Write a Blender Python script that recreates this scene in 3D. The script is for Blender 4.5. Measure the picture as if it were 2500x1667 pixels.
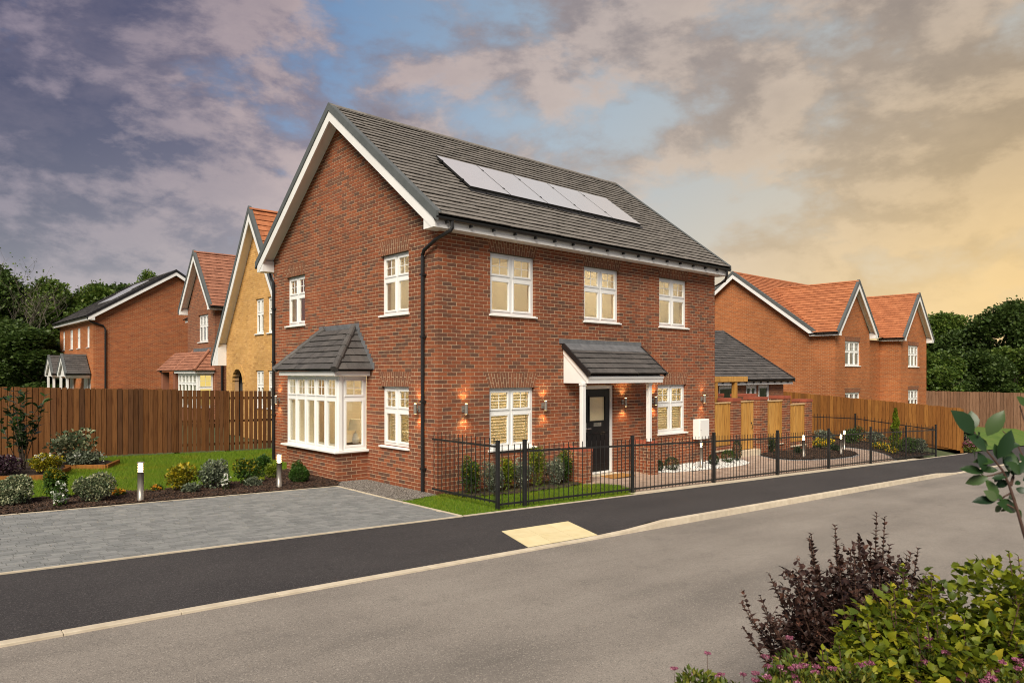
import bpy, bmesh, math, random
import numpy as np
from mathutils import Vector, Matrix

# ------------------------------------------------------------------ clear / scene
for o in list(bpy.data.objects):
    bpy.data.objects.remove(o)
SC = bpy.context.scene
COL = SC.collection
R = math.radians

# ------------------------------------------------------------------ camera
FPX, THETA, HORIZON, CXP = 1733.0, R(47.94), 910.7, 1251.0
CAM = Vector((-7.958, -10.928, 2.299))
FWD = Vector((math.cos(THETA), math.sin(THETA), 0))
RGT = Vector((math.sin(THETA), -math.cos(THETA), 0))
cd = bpy.data.cameras.new('camera')
cam = bpy.data.objects.new('camera', cd)
COL.objects.link(cam)
cam.location = CAM
cam.rotation_euler = (R(90), 0, THETA - R(90))
cd.sensor_width = 36
cd.lens = FPX / 2500 * 36
cd.shift_y = (HORIZON - 833.5) / 2500
cd.shift_x = -(CXP - 1250) / 2500
cd.dof.use_dof = True
cd.dof.focus_distance = 15
cd.dof.aperture_fstop = 6.3
cd.clip_end = 5000
cd.clip_start = 0.05
SC.camera = cam
SC.cycles.filter_width = 1.05

# ------------------------------------------------------------------ exposure
SC.view_settings.view_transform = 'Standard'
SC.view_settings.look = 'None'
SC.view_settings.gamma = 1
SC.view_settings.exposure = 0.6
SC.view_settings.use_curve_mapping = False

# ------------------------------------------------------------------ sun
SUN_AZ, SUN_EL = R(217), R(42)
sd = Vector((math.cos(SUN_AZ) * math.cos(SUN_EL), math.sin(SUN_AZ) * math.cos(SUN_EL), math.sin(SUN_EL)))
sl = bpy.data.lights.new('sun', 'SUN')
sl.energy = 3.6
sl.angle = R(34)
sl.color = (1.0, 0.91, 0.77)
so = bpy.data.objects.new('sun', sl)
COL.objects.link(so)
so.rotation_euler = sd.to_track_quat('Z', 'Y').to_euler()

# ------------------------------------------------------------------ sky
CLOUD_LOC, SKY_LEVEL = (8.1, 8.8, 1.2), .70
W = bpy.data.worlds.new('World')
SC.world = W
W.use_nodes = True
wn, wl = W.node_tree.nodes, W.node_tree.links
wn.clear()


class NT:
    """small helper to write node maths"""
    def __init__(s, nodes, links):
        s.n, s.l = nodes, links

    def put(s, sock, v):
        if hasattr(v, 'is_output') or isinstance(v, bpy.types.NodeSocket):
            s.l.new(v, sock)
        elif v is not None:
            sock.default_value = v

    def m(s, op, a, b=None, c=None, clamp=False):
        k = s.n.new('ShaderNodeMath')
        k.operation = op
        k.use_clamp = clamp
        s.put(k.inputs[0], a)
        if b is not None: s.put(k.inputs[1], b)
        if c is not None: s.put(k.inputs[2], c)
        return k.outputs[0]

    def v(s, op, a, b=None, out=0):
        k = s.n.new('ShaderNodeVectorMath')
        k.operation = op
        s.put(k.inputs[0], a)
        if b is not None:
            if op == 'SCALE': s.put(k.inputs[3], b)
            else: s.put(k.inputs[1], b)
        return k.outputs[out]

    def ramp(s, fac, stops, interp='LINEAR'):
        k = s.n.new('ShaderNodeValToRGB')
        k.color_ramp.interpolation = interp
        el = k.color_ramp.elements
        while len(el) < len(stops): el.new(0.5)
        for e, (p, c) in zip(el, stops):
            e.position = p
            e.color = (*c, 1) if len(c) == 3 else c
        s.put(k.inputs[0], fac)
        return k.outputs[0]

    def mix(s, f, a, b, mode='MIX'):
        k = s.n.new('ShaderNodeMix')
        k.data_type = 'RGBA'
        k.blend_type = mode
        s.put(k.inputs[0], f)
        s.put(k.inputs[6], a if not isinstance(a, tuple) else (*a, 1))
        s.put(k.inputs[7], b if not isinstance(b, tuple) else (*b, 1))
        return k.outputs[2]

    def noise(s, vec, scale, detail=5, rough=.55, dist=0.0, out=0):
        k = s.n.new('ShaderNodeTexNoise')
        s.put(k.inputs['Vector'], vec)
        k.inputs['Scale'].default_value = scale
        k.inputs['Detail'].default_value = detail
        k.inputs['Roughness'].default_value = rough
        k.inputs['Distortion'].default_value = dist
        return k.outputs[out]

    def mapr(s, v, a, b, c=0., d=1., smooth=True):
        k = s.n.new('ShaderNodeMapRange')
        if smooth: k.interpolation_type = 'SMOOTHSTEP'
        s.put(k.inputs[0], v)
        for i, q in enumerate((a, b, c, d)): k.inputs[i + 1].default_value = q
        return k.outputs[0]


def build_sky():
    N = NT(wn, wl)
    tc = wn.new('ShaderNodeTexCoord')
    d = N.v('NORMALIZE', tc.outputs['Generated'])
    sp = wn.new('ShaderNodeSeparateXYZ')
    wl.new(d, sp.inputs[0])
    x, y, z = sp.outputs
    ez = N.m('MAXIMUM', z, 0.0)
    sky = wn.new('ShaderNodeTexSky')
    sky.sky_type = 'NISHITA'
    sky.sun_disc = False
    sky.sun_elevation = SUN_EL
    sky.sun_rotation = math.atan2(sd.x, sd.y)
    sky.altitude = 100
    sky.air_density = 1.0
    sky.dust_density = 1.5
    # angle to the bright evening side of the sky: 1 towards it, 0 on the far side
    ga = R(6)
    g = N.m('ADD', N.m('MULTIPLY', x, math.cos(ga)), N.m('MULTIPLY', y, math.sin(ga)))
    gg = N.m('SUBTRACT', 1.0, N.m('DIVIDE', N.m('ARCCOSINE', N.m('MULTIPLY', g, .999)), R(100)), clamp=True)
    clear = N.ramp(gg, [(0., (.12, .20, .36)), (.2, (.075, .15, .33)), (.4, (.20, .33, .54)), (.58, (.40, .50, .59)), (.75, (.52, .52, .49)), (.9, (.58, .48, .34)), (1., (.56, .42, .25))])
    hor = N.ramp(gg, [(0., (.42, .42, .43)), (.2, (.54, .53, .50)), (.4, (.58, .56, .51)), (.58, (.63, .57, .47)), (.75, (.76, .60, .37)), (.9, (.90, .64, .30)), (1., (.88, .58, .23))])
    hf = N.m('POWER', N.m('SUBTRACT', 1.0, N.m('MULTIPLY', ez, 2.15, clamp=True)), N.mapr(gg, .3, 1., 2.3, 1.45))
    base = N.mix(hf, clear, hor)
    base = N.mix(0.12, base, N.v('SCALE', sky.outputs[0], 0.06))
    # billowing cloud
    cp = wn.new('ShaderNodeCombineXYZ')
    den = N.m('ADD', N.m('MULTIPLY', ez, .50), .46)
    wl.new(N.m('DIVIDE', x, den), cp.inputs[0])
    wl.new(N.m('DIVIDE', y, den), cp.inputs[1])
    wl.new(N.m('MULTIPLY', ez, 2.6), cp.inputs[2])
    cv = N.v('ADD', cp.outputs[0], CLOUD_LOC)
    n1 = N.noise(cv, 3.0, 12, .60, .12)
    big = N.noise(cv, 1.1, 3, .5, .1)
    dens = N.m('ADD', N.m('MULTIPLY', n1, .66), N.m('MULTIPLY', big, .46))
    mask = N.mapr(dens, .438, .558)
    n2 = N.noise(N.v('ADD', cv, (.07, -.04, -.075)), 3.0, 12, .60, .12)
    light = N.mapr(N.m('SUBTRACT', n1, n2), -.07, .10)
    thick = N.mapr(dens, .52, .70)
    fine = N.noise(cv, 9.5, 7, .64, .1)
    light = N.m('ADD', N.m('MULTIPLY', light, .66), N.m('MULTIPLY', fine, .42))
    light = N.m('SUBTRACT', light, N.m('MULTIPLY', thick, .24), clamp=True)
    cdk = N.ramp(gg, [(0., (.10, .10, .14)), (.2, (.044, .056, .122)), (.4, (.138, .134, .205)), (.58, (.25, .222, .235)), (.75, (.28, .232, .20)), (.9, (.27, .20, .125)), (1., (.26, .175, .095))])
    clt = N.ramp(gg, [(0., (.28, .25, .27)), (.2, (.30, .255, .32)), (.4, (.52, .41, .40)), (.58, (.58, .485, .44)), (.75, (.60, .485, .38)), (.9, (.66, .48, .27)), (1., (.64, .43, .20))])
    cloud = N.mix(light, cdk, clt)
    cloud = N.mix(N.m('MULTIPLY', hf, N.mapr(gg, .2, .95, .66, .95)), cloud, hor)
    out = N.mix(N.m('MULTIPLY', mask, N.mapr(ez, .0, .10, .30, .96)), base, cloud)
    out = N.v('SCALE', out, N.mapr(ez, .08, .50, 1.12 * SKY_LEVEL, .92 * SKY_LEVEL, False))
    bg = wn.new('ShaderNodeBackground')
    bg.inputs['Strength'].default_value = 0.1
    wl.new(N.v('SCALE', out, 10.0), bg.inputs['Color'])
    wo = wn.new('ShaderNodeOutputWorld')
    wl.new(bg.outputs[0], wo.inputs[0])


build_sky()

# ================================================================== helpers
def G(x, y):
    """height of the sloping site"""
    x = min(60., max(-22., x))
    kb = .028 if x < 0 else .013 + .009 * min(1, max(0, (x - 12) / 10))
    t = min(1, max(0, -y / 2.0))
    return -x * (kb + (.0365 - kb) * t)


def pxsize(p):
    """pixels per metre in the photograph at a point"""
    return FPX / max(.1, (Vector(p) - CAM).dot(FWD))


class MB:
    """collects faces for ONE mesh"""
    def __init__(s):
        s.v, s.f = [], []

    def hexa(s, p, skip=()):
        b = len(s.v)
        s.v += [tuple(q) for q in p]
        for i, f in enumerate(((0, 3, 2, 1), (4, 5, 6, 7), (0, 1, 5, 4), (1, 2, 6, 5), (2, 3, 7, 6), (3, 0, 4, 7))):
            if i not in skip: s.f.append(tuple(b + k for k in f))

    def box(s, x0, x1, y0, y1, z0, z1, M=None, skip=()):
        p = [(x0, y0, z0), (x1, y0, z0), (x1, y1, z0), (x0, y1, z0), (x0, y0, z1), (x1, y0, z1), (x1, y1, z1), (x0, y1, z1)]
        if M: p = [M(*q) for q in p]
        s.hexa(p, skip)

    def poly(s, pts):
        b = len(s.v)
        s.v += [tuple(q) for q in pts]
        s.f.append(tuple(range(b, b + len(pts))))

    def prism(s, pts, M, a0, a1):
        """polygon pts (p,q) swept along a; M(a,p,q) -> world"""
        b, n = len(s.v), len(pts)
        s.v += [tuple(M(a0, *q)) for q in pts] + [tuple(M(a1, *q)) for q in pts]
        s.f.append(tuple(range(b + n - 1, b - 1, -1)))
        s.f.append(tuple(range(b + n, b + 2 * n)))
        for i in range(n):
            j = (i + 1) % n
            s.f.append((b + i, b + j, b + n + j, b + n + i))

    def tube(s, pts, r, n=8, cap=True):
        pts = [Vector(p) for p in pts]
        rr = r if isinstance(r, (list, tuple)) else [r] * len(pts)
        b = len(s.v)
        for i, p in enumerate(pts):
            t = (pts[min(i + 1, len(pts) - 1)] - pts[max(i - 1, 0)])
            t = t.normalized() if t.length > 1e-9 else Vector((0, 0, 1))
            h = Vector((1, 0, 0)) if abs(t.x) < .8 else Vector((0, 1, 0))
            u = t.cross(h).normalized()
            w = t.cross(u)
            for k in range(n):
                a = 2 * math.pi * k / n
                s.v.append(tuple(p + (u * math.cos(a) + w * math.sin(a)) * rr[i]))
        for i in range(len(pts) - 1):
            for k in range(n):
                j = (k + 1) % n
                s.f.append((b + i * n + k, b + i * n + j, b + (i + 1) * n + j, b + (i + 1) * n + k))
        if cap:
            s.f.append(tuple(b + k for k in range(n)))
            e = b + (len(pts) - 1) * n
            s.f.append(tuple(e + k for k in range(n - 1, -1, -1)))

    def lathe(s, prof, n=16, c=(0, 0, 0)):
        s.tube([(c[0], c[1], c[2] + z) for r, z in prof], [max(r, 1e-4) for r, z in prof], n)

    def mesh(s, name, smooth=False):
        me = bpy.data.meshes.new(name)
        me.from_pydata(s.v, [], s.f)
        if smooth: me.polygons.foreach_set('use_smooth', [True] * len(me.polygons))
        me.update()
        return me


ROOT = {}


def link(name, data, mat=None, parent=None, kind=None, local=False):
    o = bpy.data.objects.new(name, data)
    COL.objects.link(o)
    if mat is not None and data is not None and len(data.materials) == 0:
        data.materials.append(mat)
    if parent is not None:
        o.parent = parent
        if not local and parent.name in ROOT:
            o.matrix_parent_inverse = Matrix.Translation(-ROOT[parent.name])
    if kind: o['kind'] = kind
    return o


def thing(name, label, cat, loc=(0, 0, 0), group=None):
    o = bpy.data.objects.new(name, None)
    COL.objects.link(o)
    o.empty_display_size = .2
    o.location = loc
    ROOT[o.name] = Vector(loc)
    o['label'] = label
    o['category'] = cat
    if group: o['group'] = group
    return o


def tag(o, label, cat, group=None):
    o['label'] = label
    o['category'] = cat
    if group: o['group'] = group
    return o


def part(name, mb, mat, parent, kind=None, smooth=False, bevel=0, local=False):
    me = mb.mesh(name, smooth) if isinstance(mb, MB) else mb
    o = link(name, me, mat, parent, kind, local)
    if bevel:
        b = o.modifiers.new('bevel', 'BEVEL')
        b.width = bevel
        b.segments = 1
        b.limit_method = 'ANGLE'
    return o


def struct(name, mb, mat, smooth=False):
    return part(name, mb, mat, None, 'structure', smooth)


def np_mesh(name, V, F, smooth=False):
    """V (n,3), F (m,k) with k = 3 or 4"""
    V = np.asarray(V, np.float32)
    F = np.asarray(F, np.int32)
    me = bpy.data.meshes.new(name)
    me.vertices.add(len(V))
    me.vertices.foreach_set('co', V.ravel())
    m, k = F.shape
    me.loops.add(m * k)
    me.loops.foreach_set('vertex_index', F.ravel())
    me.polygons.add(m)
    me.polygons.foreach_set('loop_start', np.arange(0, m * k, k, dtype=np.int32))
    try: me.polygons.foreach_set('loop_total', np.full(m, k, np.int32))
    except Exception: pass
    if smooth: me.polygons.foreach_set('use_smooth', np.ones(m, bool))
    me.update(calc_edges=True)
    me.validate()
    return me


def sheet(xs, ys, zf):
    mb = MB()
    for i in range(len(xs)):
        for j in range(len(ys)):
            mb.v.append((xs[i], ys[j], zf(xs[i], ys[j])))
    n = len(ys)
    for i in range(len(xs) - 1):
        for j in range(n - 1):
            mb.f.append((i * n + j, (i + 1) * n + j, (i + 1) * n + j + 1, i * n + j + 1))
    return mb


def lin(a, b, n): return [a + (b - a) * i / n for i in range(n + 1)]


def inside(p, poly):
    x, y = p
    c = False
    j = len(poly) - 1
    for i in range(len(poly)):
        xi, yi = poly[i]
        xj, yj = poly[j]
        if (yi > y) != (yj > y) and x < (xj - xi) * (y - yi) / (yj - yi) + xi: c = not c
        j = i
    return c


def bed(poly, dz, cell=.07, bump=.02, seed=0):
    """a sheet over a polygon, laid on the sloping ground, with uneven top"""
    rg = random.Random(seed)
    x0, x1 = min(p[0] for p in poly), max(p[0] for p in poly)
    y0, y1 = min(p[1] for p in poly), max(p[1] for p in poly)
    mb, idx = MB(), {}
    nx, ny = int((x1 - x0) / cell) + 1, int((y1 - y0) / cell) + 1

    def vi(i, j):
        if (i, j) not in idx:
            x, y = x0 + i * cell, y0 + j * cell
            idx[(i, j)] = len(mb.v)
            mb.v.append((x, y, G(x, y) + dz + rg.uniform(-bump, bump)))
        return idx[(i, j)]
    for i in range(nx):
        for j in range(ny):
            if inside((x0 + (i + .5) * cell, y0 + (j + .5) * cell), poly):
                mb.f.append((vi(i, j), vi(i + 1, j), vi(i + 1, j + 1), vi(i, j + 1)))
    return mb


def scatter_poly(poly, n, rg):
    x0, x1 = min(p[0] for p in poly), max(p[0] for p in poly)
    y0, y1 = min(p[1] for p in poly), max(p[1] for p in poly)
    out = []
    while len(out) < n:
        p = (rg.uniform(x0, x1), rg.uniform(y0, y1))
        if inside(p, poly): out.append(p)
    return out


# ================================================================== materials
def new_mat(name):
    m = bpy.data.materials.new(name)
    m.use_nodes = True
    nt = m.node_tree
    nt.nodes.clear()
    N = NT(nt.nodes, nt.links)
    out = nt.nodes.new('ShaderNodeOutputMaterial')
    return m, N, out


def rnd_value(N):
    oi = N.n.new('ShaderNodeObjectInfo')
    ge = N.n.new('ShaderNodeNewGeometry')
    return N.m('FRACT', N.m('ADD', oi.outputs['Random'], ge.outputs['Random Per Island'])), ge.outputs['Position']


def pmat(name, cols, rough=.6, scale=4, detail=5, bump=0., bscale=80, rnd=None, rndmul=0., metal=0., stretch=None, spec=.5, speck=None, contrast=(.3, .7), transl=0., coat=0.):
    """cols: colours blended by a noise; rnd: colour ramp picked per piece and multiplied/mixed in"""
    m, N, out = new_mat(name)
    rv, pos = rnd_value(N)
    if stretch:
        mp = N.n.new('ShaderNodeMapping')
        mp.inputs['Scale'].default_value = stretch
        N.l.new(pos, mp.inputs[0])
        pos_s = mp.outputs[0]
    else: pos_s = pos
    if rnd:
        base = N.ramp(rv, rnd)
        if cols:
            f = N.mapr(N.noise(pos_s, scale, detail, .6), contrast[0], contrast[1])
            base = N.mix(f, base, N.mix(1.0, base, cols[0], 'MULTIPLY'))
    elif len(cols) == 1:
        base = N.mix(0., cols[0], cols[0])
    else:
        f = N.mapr(N.noise(pos_s, scale, detail, .6), contrast[0], contrast[1], 0, 1, False)
        base = N.ramp(f, [(i / (len(cols) - 1), c) for i, c in enumerate(cols)])
    if speck:
        col, sc, amt = speck
        f = N.mapr(N.noise(pos, sc, 2, .7), .56, .68, 0, amt)
        base = N.mix(f, base, col)
    if rndmul:
        k = N.mapr(rv, 0, 1, 1 - rndmul, 1 + rndmul, False)
        base = N.v('SCALE', base, k)
    p = N.n.new('ShaderNodeBsdfPrincipled')
    N.put(p.inputs['Base Color'], base)
    p.inputs['Roughness'].default_value = rough
    p.inputs['Metallic'].default_value = metal
    p.inputs['Specular IOR Level'].default_value = spec
    if coat: p.inputs['Coat Weight'].default_value = coat
    if bump:
        b = N.n.new('ShaderNodeBump')
        b.inputs['Strength'].default_value = min(1, bump)
        b.inputs['Distance'].default_value = .004 if bump <= 1 else .004 * bump
        N.put(b.inputs['Height'], N.noise(pos_s, bscale, 4, .65))
        N.l.new(b.outputs[0], p.inputs['Normal'])
    sh = p.outputs[0]
    if transl:
        t = N.n.new('ShaderNodeBsdfTranslucent')
        N.put(t.inputs['Color'], base)
        mx = N.n.new('ShaderNodeMixShader')
        mx.inputs[0].default_value = transl
        N.l.new(sh, mx.inputs[1])
        N.l.new(t.outputs[0], mx.inputs[2])
        sh = mx.outputs[0]
    N.l.new(sh, out.inputs[0])
    return m


def emit_mat(name, col, strength):
    m, N, out = new_mat(name)
    e = N.n.new('ShaderNodeEmission')
    e.inputs[0].default_value = (*col, 1)
    e.inputs[1].default_value = strength
    N.l.new(e.outputs[0], out.inputs[0])
    return m


def glass_mat(name, tint=(.93, .94, .92), refl=1.5):
    m, N, out = new_mat(name)
    tr = N.n.new('ShaderNodeBsdfTransparent')
    tr.inputs[0].default_value = (*tint, 1)
    gl = N.n.new('ShaderNodeBsdfGlossy')
    gl.inputs['Roughness'].default_value = .02
    ge = N.n.new('ShaderNodeNewGeometry')
    c = N.m('ABSOLUTE', N.v('DOT_PRODUCT', ge.outputs['Normal'], ge.outputs['Incoming'], 1))
    f = N.m('MULTIPLY', N.m('ADD', N.m('MULTIPLY', N.m('POWER', N.m('SUBTRACT', 1.0, c, clamp=True), 5.0), .95), .045), refl, clamp=True)
    mx = N.n.new('ShaderNodeMixShader')
    N.l.new(f, mx.inputs[0])
    N.l.new(tr.outputs[0], mx.inputs[1])
    N.l.new(gl.outputs[0], mx.inputs[2])
    N.l.new(mx.outputs[0], out.inputs[0])
    return m


def brick_mat(name, stops, blotch, blotch_amt=.6):
    """each brick its own tone, with darker drag marks and pale dust"""
    m, N, out = new_mat(name)
    rv, pos = rnd_value(N)
    base = N.ramp(rv, stops)
    n1 = N.noise(pos, 9, 5, .65, .5)
    base = N.mix(N.mapr(n1, .5, .72, 0, blotch_amt), base, blotch)
    n2 = N.noise(pos, 34, 4, .7)
    base = N.mix(N.mapr(n2, .55, .75, 0, .35), base, (.42, .26, .17))
    n3 = N.noise(pos, .45, 3, .5)
    base = N.v('SCALE', base, N.mapr(n3, .3, .7, .86, 1.14))
    p = N.n.new('ShaderNodeBsdfPrincipled')
    N.put(p.inputs['Base Color'], base)
    p.inputs['Roughness'].default_value = .85
    p.inputs['Specular IOR Level'].default_value = .25
    b = N.n.new('ShaderNodeBump')
    b.inputs['Strength'].default_value = .6
    b.inputs['Distance'].default_value = .004
    N.put(b.inputs['Height'], N.noise(pos, 90, 4, .7))
    N.l.new(b.outputs[0], p.inputs['Normal'])
    N.l.new(p.outputs[0], out.inputs[0])
    return m


def road_mat(name, cols, light, dark, amt):
    """rolled stone: broad tonal drift, faint wheel lines, light and dark aggregate"""
    m, N, out = new_mat(name)
    ge = N.n.new('ShaderNodeNewGeometry')
    pos = ge.outputs['Position']
    mp = N.n.new('ShaderNodeMapping')
    mp.inputs['Scale'].default_value = (.22, 1.1, 1)
    N.l.new(pos, mp.inputs[0])
    f = N.m('ADD', N.m('MULTIPLY', N.noise(pos, .35, 6, .6), .5), N.m('MULTIPLY', N.noise(mp.outputs[0], 1.0, 6, .62), .5))
    base = N.ramp(N.mapr(f, .36, .64, 0, 1, False), [(i / (len(cols) - 1), c) for i, c in enumerate(cols)])
    base = N.mix(N.mapr(N.noise(pos, 2.6, 6, .7), .56, .74, 0, .35), base, dark)
    base = N.mix(N.mapr(N.noise(pos, 48, 3, .75), .55, .70, 0, amt * .55), base, light)
    base = N.mix(N.mapr(N.noise(pos, 62, 3, .75), .56, .70, 0, amt * .6), base, dark)
    vo = N.n.new('ShaderNodeTexVoronoi')
    vo.inputs['Scale'].default_value = 120
    N.l.new(pos, vo.inputs['Vector'])
    sp = N.n.new('ShaderNodeSeparateColor')
    N.l.new(vo.outputs['Color'], sp.inputs[0])
    base = N.mix(N.mapr(sp.outputs[0], .80, .98, 0, amt), base, light)
    base = N.mix(N.mapr(sp.outputs[1], .78, .98, 0, amt), base, dark)
    p = N.n.new('ShaderNodeBsdfPrincipled')
    N.put(p.inputs['Base Color'], base)
    p.inputs['Roughness'].default_value = .88
    p.inputs['Specular IOR Level'].default_value = .3
    b = N.n.new('ShaderNodeBump')
    b.inputs['Strength'].default_value = 1.
    b.inputs['Distance'].default_value = .005
    N.put(b.inputs['Height'], N.noise(pos, 95, 4, .7))
    N.l.new(b.outputs[0], p.inputs['Normal'])
    N.l.new(p.outputs[0], out.inputs[0])
    return m


M = {}
M['brick_red'] = brick_mat('brick_red', [(0, (.275, .080, .034)), (.25, (.220, .068, .033)), (.45, (.305, .095, .040)), (.62, (.210, .072, .038)), (.80, (.165, .068, .040)), (.93, (.115, .062, .043)), (1, (.25, .072, .034))], (.13, .065, .044))
M['brick_lintel'] = brick_mat('brick_lintel', [(0, (.23, .085, .045)), (.5, (.17, .075, .045)), (1, (.26, .10, .052))], (.13, .075, .05), .4)
M['brick_orange'] = brick_mat('brick_orange', [(0, (.41, .136, .046)), (.4, (.35, .115, .040)), (.7, (.45, .155, .053)), (1, (.30, .100, .038))], (.26, .090, .040), .5)
M['brick_russet'] = brick_mat('brick_russet', [(0, (.37, .112, .042)), (.4, (.31, .094, .038)), (.7, (.41, .130, .048)), (1, (.26, .082, .038))], (.20, .076, .045), .5)
M['brick_buff'] = brick_mat('brick_buff', [(0, (.60, .35, .115)), (.4, (.54, .30, .095)), (.7, (.66, .39, .14)), (1, (.46, .25, .08))], (.46, .25, .09), .5)
M['brick_brown'] = brick_mat('brick_brown', [(0, (.27, .105, .058)), (.4, (.215, .085, .052)), (.7, (.30, .115, .062)), (1, (.15, .075, .055))], (.13, .075, .058), .5)
M['brick_cap'] = brick_mat('brick_cap', [(0, (.36, .09, .05)), (1, (.30, .08, .045))], (.26, .08, .05), .4)
M['mortar'] = pmat('mortar', [(.52, .375, .24), (.60, .445, .295)], .95, 6, bump=.5, bscale=150)
M['mortar_pale'] = pmat('mortar_pale', [(.44, .27, .145), (.52, .33, .18)], .95, 6)
M['upvc'] = pmat('upvc', [(.80, .80, .78), (.86, .86, .84)], .32, 1.5)
M['white_board'] = pmat('white_board', [(.78, .77, .75), (.85, .84, .82)], .4, 2)
M['black_pipe'] = pmat('black_pipe', [(.010, .010, .011), (.018, .018, .019)], .35, 3)
M['black_metal'] = pmat('black_metal', [(.010, .010, .010), (.020, .020, .020)], .38, 6)
M['verge_grey'] = pmat('verge_grey', [(.085, .095, .095), (.115, .125, .125)], .6, 3, bump=.3)
M['lead'] = pmat('lead', [(.10, .105, .115), (.17, .175, .185)], .45, 7, bump=.4, bscale=20)
M['tile_grey'] = pmat('tile_grey', [(.72, .72, .72)], .72, 8, bump=.6, bscale=60, rnd=[(0, (.185, .168, .148)), (.5, (.21, .19, .168)), (1, (.235, .212, .188))], speck=((.30, .28, .25), 45, .35))
M['tile_dark'] = pmat('tile_dark', [(.75, .75, .75)], .65, 7, bump=.6, bscale=60, rnd=[(0, (.075, .070, .068)), (.5, (.095, .088, .084)), (1, (.118, .108, .102))], speck=((.22, .2, .19), 40, .25))
M['tile_orange'] = pmat('tile_orange', [(.8, .75, .7)], .75, 7, bump=.5, bscale=60, rnd=[(0, (.40, .138, .056)), (.5, (.47, .166, .066)), (1, (.51, .19, .080))])
M['tile_terra'] = pmat('tile_terra', [(.75, .72, .7)], .75, 7, bump=.5, bscale=60, rnd=[(0, (.30, .125, .074)), (.5, (.355, .150, .088)), (1, (.40, .175, .105))])
M['deck'] = pmat('deck', [(.03, .028, .026)], .9)
M['glass'] = glass_mat('glass')
M['glass_far'] = glass_mat('glass_far', (.75, .78, .78), 2.2)
M['cream_wall'] = pmat('cream_wall', [(.74, .66, .50), (.78, .70, .55)], .8, 1)
M['cream_floor'] = pmat('cream_floor', [(.42, .33, .22), (.5, .4, .28)], .7, 2)
M['blind'] = pmat('blind', [(.82, .72, .46), (.86, .77, .52)], .55, 2, transl=.3)
M['roller'] = pmat('roller', [(.72, .66, .52), (.78, .72, .58)], .8, 2)
M['dark_room'] = pmat('dark_room', [(.10, .10, .10), (.16, .15, .14)], .9, 1)  # dark grey that stands in for the shade of unlit interiors
M['door_black'] = pmat('door_black', [(.007, .007, .008), (.011, .011, .012)], .38, 2, spec=.3)
M['steel'] = pmat('steel', [(.30, .275, .24), (.38, .35, .31)], .38, 40, metal=.6, stretch=(1, 1, .05))
M['chrome'] = pmat('chrome', [(.75, .75, .75)], .15, metal=1.)
M['glow'] = emit_mat('glow', (1.0, .70, .32), 42)
M['glow_wall'] = emit_mat('glow_wall', (1.0, .66, .26), 16)
M['asphalt'] = road_mat('asphalt', [(.037, .034, .036), (.050, .046, .047), (.062, .057, .057)], (.13, .122, .118), (.014, .013, .014), .65)
M['road'] = road_mat('road', [(.175, .157, .139), (.250, .223, .195), (.315, .283, .247)], (.42, .38, .33), (.10, .092, .084), .6)
M['kerb'] = pmat('kerb', [(.50, .42, .31), (.66, .58, .45)], .9, 5, bump=.5, rndmul=.06)
M['kerb_face'] = pmat('kerb_face', [(.50, .39, .25), (.60, .49, .33)], .9, 8, bump=.5, rndmul=.07)
M['tactile'] = pmat('tactile', [(.72, .60, .33), (.80, .69, .42)], .85, 5, bump=.3, rndmul=.04)
M['block_grey'] = pmat('block_grey', [(.80, .82, .82)], .85, 5, bump=.8, bscale=110, rnd=[(0, (.190, .195, .192)), (.4, (.235, .240, .236)), (.75, (.280, .283, .275)), (1, (.212, .218, .218))], speck=((.38, .38, .37), 70, .35))
M['sand'] = pmat('sand', [(.10, .095, .088), (.17, .155, .14)], .95, 12, bump=.8)
M['block_tan'] = pmat('block_tan', [(.85, .82, .8)], .85, 6, bump=.6, bscale=110, rnd=[(0, (.36, .26, .20)), (.5, (.42, .315, .245)), (1, (.47, .36, .285))])
M['block_slate'] = pmat('block_slate', [(.85, .85, .85)], .8, 6, rnd=[(0, (.20, .205, .21)), (1, (.30, .30, .30))])
M['edging'] = pmat('edging', [(.52, .44, .32), (.64, .56, .43)], .9, 8, rndmul=.06)
M['pier_stone'] = pmat('pier_stone', [(.60, .50, .36), (.68, .58, .43)], .85, 6)
M['soil'] = pmat('soil', [(.022, .013, .008), (.050, .030, .019)], .95, 14, bump=1.5, bscale=40)
M['chips'] = pmat('chips', None or [(.6, .55, .5)], .9, 20, rnd=[(0, (.030, .016, .010)), (.4, (.062, .033, .019)), (.75, (.10, .055, .032)), (1, (.16, .09, .055))])
M['pebble'] = pmat('pebble', [(.9, .9, .88)], .5, 8, rnd=[(0, (.66, .65, .62)), (.5, (.78, .77, .74)), (1, (.85, .84, .82))])
M['gravel'] = pmat('gravel', [(.8, .8, .8)], .8, 12, rnd=[(0, (.12, .105, .092)), (.5, (.20, .18, .16)), (1, (.32, .29, .26))])
M['lawn'] = pmat('lawn', [(.055, .115, .010), (.080, .150, .014), (.12, .165, .026)], .95, 1.6, 5)
M['grass'] = pmat('grass', [(1.35, 1.0, .9)], .7, .9, 4, rnd=[(0, (.095, .180, .010)), (.5, (.135, .235, .013)), (.85, (.19, .28, .018)), (1, (.27, .28, .05))], transl=.25, spec=.2, contrast=(.48, .68))
M['ground'] = pmat('ground', [(.05, .07, .025), (.075, .095, .035)], .95, .4, 6)
TIMBER = lambda n, r: pmat(n, [(.50, .42, .36)], .8, 3.2, 6, bump=.5, bscale=26, stretch=(9, 9, .7), rnd=r, spec=.25, contrast=(.42, .78))
M['timber_dark'] = TIMBER('timber_dark', [(0, (.085, .036, .013)), (.25, (.17, .068, .020)), (.5, (.115, .046, .016)), (.75, (.21, .088, .028)), (.9, (.15, .065, .026)), (1, (.06, .028, .013))])
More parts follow.
